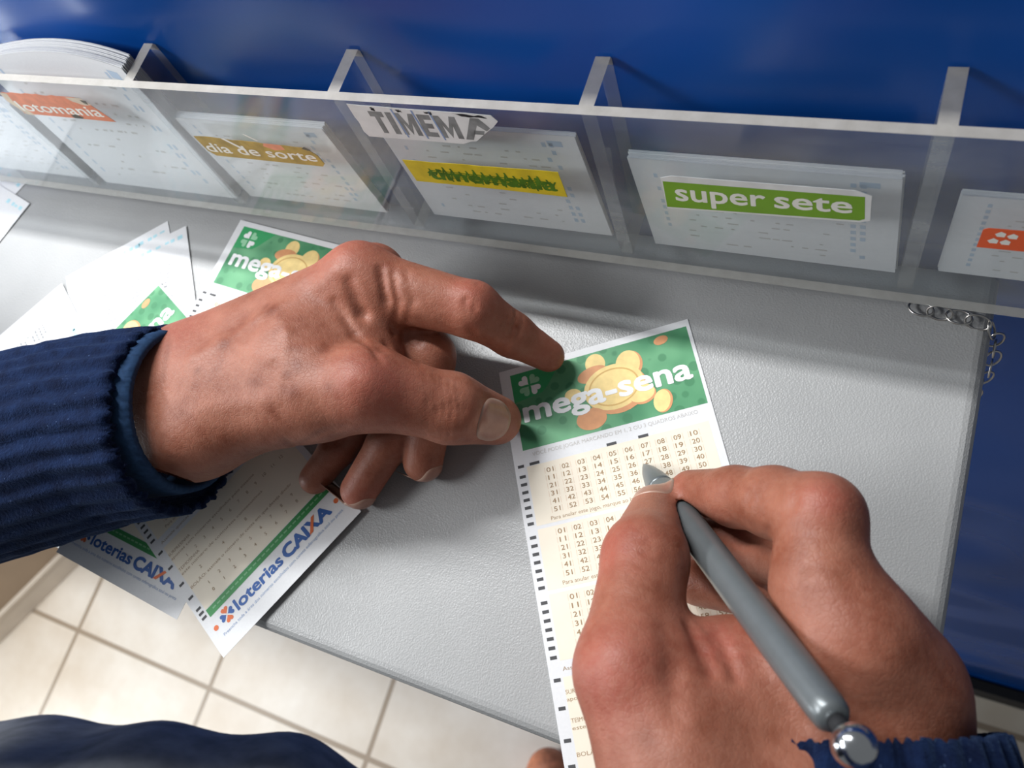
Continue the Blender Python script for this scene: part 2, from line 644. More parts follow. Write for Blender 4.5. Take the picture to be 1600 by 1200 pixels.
class Sheet:
    """A paper slip lying at TL with edges U (across) and V (down); prints are placed in mm on it."""

    def __init__(self, tl, ang, z, lift=None):
        self.o = np.array([tl[0], tl[1], 0.0])
        self.U = np.array([math.cos(ang), math.sin(ang), 0.0])
        self.V = np.array([math.sin(ang), -math.cos(ang), 0.0])
        self.z = z
        self.lift = lift or (lambda u, v: 0.0)

    def P(self, u, v, h):
        p = self.o + self.U * u + self.V * v
        return (p[0], p[1], self.z + self.lift(u, v) + h)

    def grid(self, mb, u0, v0, u1, v1, h, step=8.0):
        nu = max(1, int((u1 - u0) / step))
        nv = max(1, int((v1 - v0) / step))
        vs = [self.P(u0 + (u1 - u0) * i / nu, v0 + (v1 - v0) * j / nv, h) for j in range(nv + 1) for i in range(nu + 1)]
        fs = [(j * (nu + 1) + i, (j + 1) * (nu + 1) + i, (j + 1) * (nu + 1) + i + 1, j * (nu + 1) + i + 1) for j in range(nv) for i in range(nu)]
        mb.add(vs, fs)

    def poly(self, mb, pts, h):
        c = np.mean(np.array(pts), axis=0)
        vs = [self.P(c[0], c[1], h)] + [self.P(u, v, h) for (u, v) in pts]
        n = len(pts)
        area = sum(pts[i][0] * pts[(i + 1) % n][1] - pts[(i + 1) % n][0] * pts[i][1] for i in range(n))
        fs = [(0, 1 + i, 1 + (i + 1) % n) for i in range(n)]
        if area > 0:
            fs = [q[::-1] for q in fs]
        mb.add(vs, fs)

    def text(self, mb, body, u, v, size, h, width=None, bold=0.0, slope=0.0, align='l', spacing=1.0):
        gv, gf = glyphs(body, 0.0, spacing)
        if not len(gv):
            return
        w = gv[:, 0].max()
        sx = size if width is None else width / w
        u0 = u if align == 'l' else u - w * sx / 2
        for k, (dx, dy) in enumerate(stroke(bold)):
            vs = [self.P(u0 + (x + dx) * sx, v - (y + dy) * size, h + 0.0015 * k) for x, y in gv]
            mb.add(vs, gf)

    def paper(self, name, w, l, mat, parent=None, thick=0.12, step=7.0):
        nu, nv = max(2, int(w / step)), max(2, int(l / step))
        vs, fs = [], []
        for h in (-thick, 0.0):
            vs += [self.P(w * i / nu, l * j / nv, h) for j in range(nv + 1) for i in range(nu + 1)]
        k = (nu + 1) * (nv + 1)
        for j in range(nv):
            for i in range(nu):
                a, b_, c, d = j * (nu + 1) + i, (j + 1) * (nu + 1) + i, (j + 1) * (nu + 1) + i + 1, j * (nu + 1) + i + 1
                fs.append((k + a, k + b_, k + c, k + d))
                fs.append((a, d, c, b_))
        rim = [i for i in range(nu + 1)] + [j * (nu + 1) + nu for j in range(1, nv + 1)] + [nv * (nu + 1) + i for i in range(nu - 1, -1, -1)] + [j * (nu + 1) for j in range(nv - 1, 0, -1)]
        for a, b_ in zip(rim, rim[1:] + rim[:1]):
            fs.append((a, b_, k + b_, k + a))
        return mesh_obj(name, vs, fs, mat, parent, smooth=False)


H1, H2, H3, H4 = 0.03, 0.06, 0.13, 0.17        # print layers, mm above the paper


def clover(sh, mb_a, mb_b, u, v, r, h):
    for k, mb in ((0, mb_a), (1, mb_b), (2, mb_a), (3, mb_b)):
        ang = math.radians(225 + 90 * k)
        sh.poly(mb, heart(u + 0.10 * r * math.cos(ang), v + 0.10 * r * math.sin(ang), r, ang), h)


def mega_slip(tl, ang, z, label, lift=None, grids=True):
    W, L = 82.0, 187.0
    sh = Sheet(tl, ang, z, lift)
    root = sh.paper('betting_slip', W, L, M['paper'])
    tag(root, label, 'betting slip', 'printed number game slips on the counter')
    # cream number panels
    mb = MB()
    sh.grid(mb, 5.0, 44.5, 79.0, 69.2, H1)
    sh.grid(mb, 5.0, 70.6, 79.0, 94.4, H1)
    sh.grid(mb, 5.0, 95.8, 79.0, 119.8, H1)
    sh.grid(mb, 5.0, 125.5, 79.0, 164.5, H1)
    mb.build('cream_panel', M['cream'], root)
    # header banner with wordmark, clover and coins
    mb = MB()
    sh.grid(mb, 4.6, 3.0, 80.6, 37.4, H1)
    ban = mb.build('banner', M['banner'], root)
    mb = MB()
    sh.poly(mb, [(4.6, 3.0), (27.0, 3.0), (20.2, 11.5), (17.0, 14.3), (4.6, 16.0)], H2)
    mb.build('corner_flash', M['logo_green'], ban)
    ma, mc = MB(), MB()
    clover(sh, ma, mc, 12.3, 9.6, 4.6, H3)
    ma.build('clover_leaf', M['white_ink'], ban)
    mc.build('clover_leaf', M['pale_green'], ban)
    go, oo, lo = MB(), MB(), MB()
    k = 1.0
    for (u, v, rx, ry, rot, what) in ((41.2, 8.4, 4.2, 4.6, 0.0, 'g'), (39.2, 12.6, 6.6, 3.4, -0.15, 'o'), (55.0, 12.8, 5.2, 6.2, 0.3, 'o'),
                                      (54.2, 12.2, 5.0, 6.0, 0.3, 'g'), (29.6, 19.5, 3.6, 2.9, 0.2, 'g'), (47.5, 22.0, 12.6, 10.2, -0.1, 'o'),
                                      (46.6, 20.4, 12.6, 9.8, -0.1, 'g'), (57.2, 27.0, 5.4, 4.0, -0.1, 'o'), (56.8, 26.2, 5.4, 3.8, -0.1, 'g'),
                                      (35.0, 31.6, 6.3, 4.6, 0.0, 'o'), (64.4, 31.8, 3.7, 5.0, 0.35, 'o'), (63.9, 31.6, 3.3, 4.7, 0.35, 'g'),
                                      (69.4, 6.0, 3.0, 1.9, -0.15, 'o')):
        k += 1.0
        sh.poly(go if what == 'g' else oo, ellipse(u, v, rx, ry, rot), H2 + 0.004 * k)
    ring_o, ring_i = ellipse(46.6, 20.4, 10.6, 8.1, -0.1, 40), ellipse(46.6, 20.4, 9.9, 7.5, -0.1, 40)
    vs = [sh.P(u, v, H3) for u, v in ring_o] + [sh.P(u, v, H3) for u, v in ring_i]
    lo.add(vs, [(i, i + 40, (i + 1) % 40 + 40, (i + 1) % 40) for i in range(40)])
    coins = go.build('coin_picture', M['coin_gold'], ban)
    oo.build('coin_picture', M['coin_orange'], ban)
    lo.build('coin_rim', M['coin_line'], ban)
    mb = MB()
    sh.text(mb, 'mega-sena', 7.9, 25.4, 13.4, H4, width=69.8, bold=0.028)
    mb.build('wordmark', M['white_ink'], ban)
    # caption
    mb = MB()
    sh.text(mb, 'VOC\u00ca PODE JOGAR MARCANDO EM 1, 2 OU 3 QUADROS ABAIXO', 8.3, 40.6, 2.3, H2, width=67.7)
    mb.build('caption', M['grey_ink'], root)
    # timing marks
    mb = MB()
    for v in (43.8, 48.2, 51.5, 54.8, 58.0, 61.2, 64.5, 67.8, 73.3, 76.6, 79.9, 83.1, 86.4, 89.6, 92.9,
              98.5, 101.8, 105.1, 108.4, 111.7, 115.0, 118.4, 126.2, 135.8, 146.4, 154.7, 161.6, 164.2, 166.8):
        sh.grid(mb, 1.4, v - 0.62, 4.0, v + 0.62, H2)
    sh.grid(mb, 6.4, 43.1, 10.6, 44.3, H2)
    sh.grid(mb, 38.6, 43.3, 42.6, 44.5, H2)
    sh.grid(mb, 51.4, 43.4, 55.4, 44.6, H2)
    mb.build('timing_mark', M['mark_ink'], root)
    # three number grids
    num, box, note = MB(), MB(), MB()
    for gi, vb in enumerate((48.8, 74.0, 99.2)):
        for i in range(60):
            u = 14.3 + 6.46 * (i % 10)
            v = vb + 3.26 * (i // 10)
            sh.text(num, '%02d' % (i + 1), u, v, 2.75, H3, width=2.9 if (i + 1) % 10 != 1 or i == 0 else 2.6, align='c')
            for s in (-1, 1):
                sh.grid(box, u + s * 2.15 - 0.10, v - 2.15, u + s * 2.15 + 0.10, v + 0.35, H2)
        sh.text(note, 'Para anular este jogo, marque ao lado:', 11.2, vb + 19.4, 2.2, H2, width=36.0)
    sh.text(note, 'Assinale quantos n\u00fameros voc\u00ea est\u00e1 marcando neste jogo', 5.4, 123.4, 2.0, H2, width=60)
    sh.text(note, 'SURPRESINHA', 5.0, 131.4, 2.1, H2)
    sh.text(note, 'apostas com n\u00fameros escolhidos pelo sistema', 5.0, 133.8, 1.9, H2, width=52)
    for i in range(12):
        sh.text(num, '%d' % (i + 1), 12.0 + 5.4 * i, 138.4, 2.3, H3, align='c')
    sh.text(note, 'TEIMOSINHA', 5.2, 141.0, 2.1, H2)
    sh.text(note, 'este n\u00famero de concursos consecutivos', 5.2, 143.4, 1.9, H2, width=50)
    for i, s_ in enumerate(('2', '4', '8')):
        sh.text(num, s_, 14.0 + 14.0 * i, 147.8, 2.3, H3, align='c')
    sh.text(note, 'BOL\u00c3O: assinale o n\u00famero de cotas em que deseja dividir', 5.2, 152.0, 2.0, H2, width=62)
    for r_ in range(2):
        for i in range(10):
            sh.text(num, '%d' % ((i + 1) % 10 if r_ == 0 else i % 10), 13.0 + 6.4 * i, 156.6 + 4.2 * r_, 2.3, H3, align='c')
    num.build('number_grid', M['brown_ink'], root)
    box.build('number_box', M['box_ink'], root)
    note.build('instruction_text', M['brown_ink'], root)
    # footer
    mb = MB()
    sh.grid(mb, 5.0, 164.8, 79.0, 168.8, H2)
    bar = mb.build('footer_bar', M['bar_green'], root)
    mb = MB()
    for i in range(26):
        sh.grid(mb, 8 + 2.7 * i, 166.3, 9.9 + 2.7 * i, 167.0, H3)
    mb.build('bar_text', M['bar_text'], bar)
    blue, orange, fine = MB(), MB(), MB()
    sh.text(blue, 'loterias', 16.5, 176.6, 7.6, H2, width=27.0, bold=0.03)
    sh.text(blue, 'CAI', 45.6, 176.8, 8.0, H2, width=13.6, bold=0.05)
    sh.text(blue, 'A', 65.8, 176.8, 8.0, H2, width=6.6, bold=0.05)
    X0, X1, yb, yt = 59.6, 66.2, 176.8, 171.0
    sh.poly(blue, [(X0, yt), (X0 + 2.3, yt), (X1 + 0.1, yb), (X1 - 2.2, yb)], H2)
    sh.poly(orange, [(X1 - 1.9, yt), (X1 - 0.1, yt), (X0 + 1.7, yb), (X0 - 0.3, yb)], H3)
    for j, a in enumerate((0, 90, 180, 270)):
        sh.poly(blue if j % 2 == 0 else orange, heart(11.5 + 0.3 * math.cos(math.radians(a)), 173.8 + 0.3 * math.sin(math.radians(a)), 3.4, math.radians(a)), H2)
    sh.poly(orange, ellipse(4.5, 174.6, 1.2, 1.2), H2)
    sh.poly(orange, ellipse(77.0, 174.4, 1.2, 1.2), H2)
    sh.text(fine, 'Preencha toda a \u00e1rea dos n\u00fameros escolhidos com caneta esferogr\u00e1fica azul ou preta', 5.6, 180.4, 2.0, H2, width=71)
    blue.build('footer_logo', M['blue_ink'], root)
    orange.build('footer_logo_accent', M['orange_ink'], root)
    fine.build('fine_print', M['small_blue'], root)
    return root, sh


ANG_MAIN = math.atan2(0.47, 0.8827)
mega_slip((-138.9, 96.0), ANG_MAIN, 0.35,
          'green and white number slip held flat by the left hand under the pen tip')
# the slip under the left cuff with its foot out over the counter edge
ANG_A = math.atan2(0.891, 0.4536)
mega_slip((-344.2 - 82 * 0.4536, 108.0 - 82 * 0.891), ANG_A, 2.6,
          'printed slip under the left wrist, its whole blue logo foot showing below the sleeve')
mega_slip((-310.0, 150.5), -0.092, 1.5,
          'printed slip behind the left hand, green corner reaching up to the holder', lift=lambda u, v: 0.0)


def back_slip(tl, ang, z, w, l, label, style=0):
    """A slip lying face down: pale cyan heading and a few columns of tiny grey type."""
    sh = Sheet(tl, ang, z)
    root = sh.paper('blank_side_slip', w, l, M['paper'])
    tag(root, label, 'betting slip', 'slips lying face down on the counter')
    r = random.Random(int(z * 100) + style)
    mb = MB()
    sh.poly(mb, ellipse(4.0, 5.2, 1.9, 1.9), H1)
    for u0, u1 in ((8, 16), (34, 36), (38, 40), (42, 44.5), (46, 49), (w - 20, w - 17), (w - 14, w - 11.5), (w - 10.5, w - 8), (w - 6, w - 3)):
        if u1 < w - 1:
            sh.grid(mb, u0, 4.0 + r.random(), u1, 6.2 + r.random(), H1)
    mb.build('heading_print', M['cyan_ink'], root)
    mb = MB()
    for c in range(3):
        u = 16 + c * 18 + r.uniform(-2, 2)
        for row in range(14):
            v = 20 + row * 2.6
            x = u
            for _ in range(r.randint(2, 4)):
                wd = r.uniform(0.8, 2.4)
                if r.random() < 0.75:
                    sh.grid(mb, x, v, x + wd, v + 0.8, H1)
                x += wd + 0.7
    mb.build('type_column', M['text_grey'], root)
    return root


def facing(tl_px, tr_px, z=0.0):
    a, b_ = at(*tl_px, z), at(*tr_px, z)
    return (a[0], a[1]), math.atan2(b_[1] - a[1], b_[0] - a[0])


tl, ang = facing((104, 433), (255, 350))
back_slip(tl, ang, 0.35, 68.5, 100, 'white face-down slip with a pale cyan heading, middle of the fan by the sleeve')
c = at(292, 354, 0)
d = at(307, 472, 0) - c
ang = math.atan2(d[1], d[0]) + math.pi / 2
back_slip((c[0] - 72 * math.cos(ang), c[1] - 72 * math.sin(ang)), ang, 0.75, 72, 80, 'white face-down slip with typed columns, nearest the green corner of the fan', 1)
c = at(99, 444, 0)
d = at(112, 470, 0) - c
ang = math.atan2(d[1], d[0])
back_slip((c[0], c[1]), ang, 1.15, 55, 82, 'white face-down slip at the left of the fan, heading turned sideways', 2)
c = at(48, 319, 0)
a = at(11, 296, 0)
ang = math.atan2(c[1] - a[1], c[0] - a[0])
back_slip((c[0] - 80 * math.cos(ang), c[1] - 80 * math.sin(ang)), ang, 0.75, 80, 120, 'white slip lying alone at the left edge under the holder', 3)
back_slip((c[0] - 92 * math.cos(ang - 0.12), c[1] + 10 - 92 * math.sin(ang - 0.12)), ang - 0.12, 0.35, 78, 110, 'white slip peeping out from under the lone slip at the left edge', 4)

# ------------------------------------------------------------------ clear slip holder
PZ0, PZ1 = 12.5, 98.5


def lean(x, y, z):
    return (x, y + LEAN * (z - 15.0), z)


holder = empty('slip_holder', (-200, 160, PZ0), 'clear acrylic slip holder with open pockets along the blue wall', 'slip holder')


def plate(name, lo, hi, mat, edge_faces, parent):
    """A clear plate whose listed faces are the sawn edges."""
    mb = MB()
    mb.box(lo, hi, lean)
    o = mb.build(name, mat, parent)
    o.data.materials.append(M['frost'])
    for i, p in enumerate(o.data.polygons):
        if i in edge_faces:
            p.material_index = 1
    return o


# box faces: 0 bottom, 1 top, 2 front(-y), 3 back(+y), 4 left, 5 right
plate('front_panel', (-640, 149.0, PZ0), (130, 152.6, PZ1), M['acrylic'], (0, 1, 4, 5), holder)
plate('bottom_panel', (-640, 152.6, PZ0), (130, 172.0, PZ0 + 3), M['acrylic_thin'], (4, 5), holder)
DIV_X = (-508, -405, -299.5, -194.0, -94.5, 9.5, 113.0)
for x in DIV_X:
    mb = MB()
    prof = [(152.6, PZ0 + 3), (171.5, PZ0 + 3), (180.0, 60.0), (181.5, PZ1 - 4), (180.5, PZ1 - 1.2), (178.0, PZ1), (152.6, PZ1)]
    vs = [(x + s * 2.6, y, z) for s in (-1, 1) for y, z in prof]
    vs = [(vx, min(vy + (LEAN * (vz - 15) if vy < 153 else 0.0), wall_y(vz) - 0.3 + 7.0 * 0), vz) for vx, vy, vz in vs]
    n = len(prof)
    fs = [tuple(range(n)), tuple(range(2 * n - 1, n - 1, -1))] + [(i, i + n, (i + 1) % n + n, (i + 1) % n) for i in range(n)]
    mb.add(vs, fs)
    o = mb.build('divider', M['acrylic_thin'], holder)
    o.data.materials.append(M['frost'])
    o.data.materials.append(M['edge'])
    for i, p in enumerate(o.data.polygons):
        if i in (3, 4, 8):
            p.material_index = 2
        elif i >= 2:
            p.material_index = 1


class Panel:
    """Frame on the outer face of the front panel: x along, z up the panel, in mm."""

    def __init__(self, h0=0.0):
        self.h0 = h0

    def P(self, x, z, h):
        return (x, 149.0 + LEAN * (z - 15) - self.h0 - h, z)


class Quad:
    """Places unit-square prints into a sticker given by four (x, z) corners: TL, TR, BR, BL."""

    def __init__(self, corners, h0=0.0):
        self.c = [np.array(c_, float) for c_ in corners]
        self.p = Panel(h0)

    def P(self, s, t, h):
        a = self.c[0] * (1 - s) + self.c[1] * s
        b_ = self.c[3] * (1 - s) + self.c[2] * s
        q = a * (1 - t) + b_ * t
        return self.p.P(q[0], q[1], h)

    def poly(self, mb, pts, h, depth=0.0):
        n = len(pts)
        vs = [self.P(s, t, h) for s, t in pts]
        area = sum(pts[i][0] * pts[(i + 1) % n][1] - pts[(i + 1) % n][0] * pts[i][1] for i in range(n))
        f = tuple(range(n)) if area < 0 else tuple(range(n - 1, -1, -1))
        if depth:
            vs2 = [self.P(s, t, h - depth) for s, t in pts]
            mb.add(vs + vs2, [f, tuple(i + n for i in f[::-1])] + [(i, i + n, (i + 1) % n + n, (i + 1) % n) for i in range(n)])
        else:
            mb.add(vs, [f])

    def text(self, mb, body, s0, s1, tb, th, h, bold=0.0):
        gv, gf = glyphs(body)
        w = gv[:, 0].max()
        for k, (dx, dy) in enumerate(stroke(bold)):
            vs = [self.P(s0 + (s1 - s0) * (x + dx) / w, tb - th * (y + dy), h + 0.0015 * k) for x, y in gv]
            mb.add(vs, gf)


def ragged(s0, t0, s1, t1, n, amp, seed):
    r = random.Random(seed)
    return [(s0 + (s1 - s0) * i / n + (r.uniform(-amp, amp) * 0.3 if 0 < i < n else 0), t0 + (t1 - t0) * i / n + (r.uniform(-amp, amp) if 0 < i < n else 0)) for i in range(n)]


M['st_orange'] = plain('faded_orange_sticker', lin(205, 120, 84), 0.5, 0.3, scale=220, var=0.12)
M['st_tan'] = plain('worn_paper_backing', lin(206, 190, 170), 0.7, 0.2, scale=150, var=0.15)
M['st_mustard'] = plain('faded_mustard_sticker', lin(166, 138, 62), 0.5, 0.3, scale=160, var=0.22)
M['st_salmon'] = plain('salmon_patch', lin(214, 138, 104), 0.5, 0.3, scale=200, var=0.1)
M['st_white'] = plain('white_sticker', (0.66, 0.66, 0.65), 0.6, 0.3, scale=140, var=0.08)
M['st_grey'] = plain('worn_grey_lettering', lin(126, 128, 128), 0.6, 0.3, scale=220, var=0.25)
M['st_yellow'] = plain('yellow_sticker', lin(206, 182, 40), 0.5, 0.3, scale=150, var=0.12)
M['st_marker'] = plain('green_marker', lin(76, 112, 24), 0.5, 0.3, scale=260, var=0.3)
M['st_green'] = plain('lime_green_sticker', lin(112, 156, 34), 0.5, 0.3, scale=100, var=0.06)
M['st_letter'] = plain('off_white_lettering', lin(226, 224, 216), 0.6, 0.3, scale=200, var=0.06)
M['st_red'] = plain('orange_red_sticker', lin(222, 92, 50), 0.5, 0.3, var=0.06)
M['st_smudge'] = plain('grey_smudge', lin(96, 92, 84), 0.7, 0.2, var=0.3)


def sticker(name, corners, outline, mat, label):
    q = Quad(corners)
    mb = MB()
    q.poly(mb, outline, 0.20, 0.18)
    o = mb.build(name, mat, holder)
    o['label'] = label
    return q, o


# lotomania: orange, scratched, left end peeled to its backing
Q_ = [(-388.5, 90.6), (-327.0, 90.6), (-327.0, 76.0), (-388.5, 76.0)]
q, o = sticker('label_sticker', Q_, ragged(0, 0, 0.78, 0.02, 14, 0.03, 1) + [(0.80, 0.02), (0.90, 0.30), (1.0, 1.0), (0.5, 0.97), (0.0, 0.95)], M['st_orange'], 'scratched orange lotomania label')
mb = MB()
q.text(mb, 'lotomania', 0.03, 0.93, 0.80, 0.62, 0.24, bold=0.012)
mb.build('lettering', M['st_letter'], o)
mb = MB()
q.poly(mb, [(-0.03, 0.0), (0.05, 0.05), (0.02, 0.4), (0.10, 0.9), (0.12, 1.0), (0.02, 0.98), (-0.05, 0.4)], 0.23)
q.poly(mb, [(0.70, 0.03), (0.86, 0.02), (0.92, 0.30), (0.84, 0.34), (0.74, 0.20)], 0.23)
mb.build('torn_patch', M['st_tan'], o)
mb = MB()
q.poly(mb, [(0.55, 0.86), (0.62, 0.78), (0.68, 0.9), (0.66, 0.97), (0.57, 0.97)], 0.26)
q.poly(mb, [(0.84, 0.10), (0.90, 0.13), (0.885, 0.30), (0.85, 0.22)], 0.26)
mb.build('smudge', M['st_smudge'], o)

# dia de sorte
Q_ = [(-284, 71.0), (-219, 71.0), (-219, 58.3), (-284, 58.3)]
q, o = sticker('label_sticker', Q_, [(0.0, 0.02)] + ragged(0.05, 0, 0.90, 0.12, 12, 0.03, 4) + [(0.93, 0.12), (0.99, 0.45), (1.0, 0.85), (0.97, 1.0), (0.06, 0.98), (0.015, 0.75)], M['st_mustard'], 'scratched mustard dia de sorte label')
mb = MB()
q.text(mb, 'dia de sorte', 0.03, 0.96, 0.76, 0.66, 0.24, bold=0.012)
mb.build('lettering', M['st_letter'], o)
mb = MB()
q.poly(mb, [(0.60, 0.06), (0.74, 0.08), (0.75, 0.30), (0.66, 0.38), (0.58, 0.22)], 0.22)
mb.build('salmon_patch', M['st_salmon'], o)
mb = MB()
q.poly(mb, [(0.245, 0.0), (0.275, -0.02), (0.40, 0.50), (0.37, 0.52)], 0.26)
q.poly(mb, [(0.47, -0.30), (0.49, -0.30), (0.57, -0.02), (0.55, 0.0)], 0.03)
mb.build('scratch', M['st_letter'], o)
mb = MB()
q.poly(mb, [(0.90, 0.16), (0.93, 0.06), (0.97, 0.20), (0.94, 0.24)], 0.26)
mb.build('smudge', M['st_smudge'], o)

# torn TIMEMA sticker
Q_ = [(-187.2, 97.0), (-126.6, 96.6), (-126.6, 80.0), (-187.2, 80.0)]
q, o = sticker('label_sticker', Q_, [(0.0, 0.0)] + ragged(0.03, 0.01, 0.96, 0.05, 12, 0.012, 6) + [(0.97, 0.06), (1.0, 0.22), (0.955, 0.40), (0.88, 0.62), (0.80, 0.88), (0.76, 0.90), (0.70, 1.0), (0.02, 1.0), (0.0, 0.85), (0.008, 0.55), (0.0, 0.4)], M['st_white'], 'torn white sticker with the grey letters TIMEMA')
mb = MB()


def block(ch, s0, w, t0=0.17, t1=0.84):
    b = 0.30
    shapes = {'T': [[(0, 0), (1, 0), (1, .24), (0, .24)], [(.32, .24), (.68, .24), (.68, 1), (.32, 1)]],
              'I': [[(0, 0), (1, 0), (1, 1), (0, 1)]],
              'E': [[(0, 0), (.38, 0), (.38, 1), (0, 1)], [(.38, 0), (1, 0), (1, .22), (.38, .22)], [(.38, .39), (.92, .39), (.92, .61), (.38, .61)], [(.38, .78), (1, .78), (1, 1), (.38, 1)]],
              'M': [[(0, 0), (.26, 0), (.26, 1), (0, 1)], [(.74, 0), (1, 0), (1, 1), (.74, 1)], [(.26, 0), (.5, .55), (.5, .98), (.26, .42)], [(.74, 0), (.74, .42), (.5, .98), (.5, .55)]]}
    for pts in shapes[ch]:
        q.poly(mb, [(s0 + x * w, t0 + y * (t1 - t0)) for x, y in pts], 0.24)


for ch, s0, w in (('T', .125, .10), ('I', .245, .042), ('M', .31, .13), ('E', .465, .09), ('M', .578, .145)):
    block(ch, s0, w)
q.poly(mb, [(0.735, 0.84), (0.785, 0.84), (0.85, 0.38), (0.85, 0.17), (0.825, 0.17)], 0.24)
q.poly(mb, [(0.85, 0.17), (0.88, 0.17), (0.93, 0.44), (0.90, 0.54), (0.85, 0.38)], 0.24)
q.poly(mb, [(0.80, 0.66), (0.87, 0.66), (0.885, 0.54), (0.815, 0.54)], 0.24)
mb.build('lettering', M['st_grey'], o)
mb = MB()
for s0 in (0.30, 0.44, 0.56):
    q.poly(mb, [(s0, 0.06), (s0 + 0.012, 0.06), (s0 + 0.03, 0.92), (s0 + 0.02, 0.92)], 0.26)
mb.build('scratch', M['small_blue'], o)
mb = MB()
for s0, w_ in ((0.155, 0.03), (0.33, 0.045), (0.53, 0.05), (0.72, 0.22)):
    q.poly(mb, ragged(s0, 0.07, s0 + w_, 0.08, 8, 0.03, int(s0 * 100)) + ragged(s0 + w_, 0.15, s0, 0.11, 8, 0.03, int(s0 * 300)), 0.26)
mb.build('ink_smudge', M['dark'], o)

# timemania, yellow scribbled over in green
Q_ = [(-177.0, 67.6), (-110.3, 68.6), (-110.3, 54.6), (-176.0, 55.0)]
q, o = sticker('label_sticker', Q_, ragged(0, 0, 1, 0, 10, 0.02, 9) + [(0.995, 0.0), (1.0, 1.0), (0.5, 0.98), (0.0, 1.0)], M['st_yellow'], 'yellow timemania label scribbled over in green marker')
mb = MB()
q.text(mb, 'timemania', 0.13, 0.95, 0.78, 0.72, 0.24, bold=0.03)
zig = []
for k in range(34):
    zig.append((0.12 + 0.83 * k / 33, (0.30 if k % 2 else 0.72) + 0.07 * math.sin(k * 2.3) + 0.03 * k / 33))
for k, ((s0, t0), (s1, t1)) in enumerate(zip(zig, zig[1:])):
    q.poly(mb, [(s0, t0 - 0.05), (s0 + 0.012, t0 - 0.05), (s1 + 0.012, t1 + 0.05), (s1, t1 + 0.05)], 0.25 + 0.001 * k)
for k in range(5):
    t0 = 0.36 + 0.07 * k
    q.poly(mb, [(0.15 + 0.03 * k, t0), (0.93 - 0.02 * k, t0 + 0.06), (0.93 - 0.02 * k, t0 + 0.095), (0.15 + 0.03 * k, t0 + 0.03)], 0.30 + 0.002 * k)
mb.build('lettering', M['st_marker'], o)

# super sete: green on a white ticket
Q_ = [(-72.0, 69.0), (-8.0, 70.2), (-7.0, 58.2), (-72.0, 55.0)]
q, o = sticker('label_sticker', Q_, [(-0.01, -0.12), (0.05, -0.22), (0.96, -0.22), (1.03, -0.05), (1.025, 0.98), (0.98, 1.08), (0.5, 1.07), (0.0, 1.06)], M['st_white'], 'white label with a lime green super sete band')
mb = MB()
q.poly(mb, [(0, 0), (1, 0), (1, 0.92), (0.975, 1.0), (0, 1)], 0.23)
mb.build('colour_band', M['st_green'], o)
mb = MB()
q.text(mb, 'super', 0.06, 0.525, 0.70, 0.95, 0.27, bold=0.018)
q.text(mb, 'sete', 0.575, 0.94, 0.70, 0.95, 0.29, bold=0.018)
mb.build('lettering', M['st_letter'], o)

# orange red label leaving the frame at the right
Q_ = [(26.2, 60.6), (92, 62.0), (92, 51.5), (26.2, 50.6)]
q, o = sticker('label_sticker', Q_, [(0.02, 0), (1, 0), (1, 1), (0.0, 1), (0.0, 0.1)], M['st_red'], 'orange red label with a white clover')
mb = MB()
for (s, t) in ((0.075, 0.25), (0.105, 0.62), (0.055, 0.6), (0.125, 0.3)):
    q.poly(mb, [(s - 0.022, t), (s, t - 0.14), (s + 0.022, t - 0.05), (s + 0.02, t + 0.12), (s - 0.01, t + 0.12)], 0.23)
mb.build('clover', M['st_letter'], o)


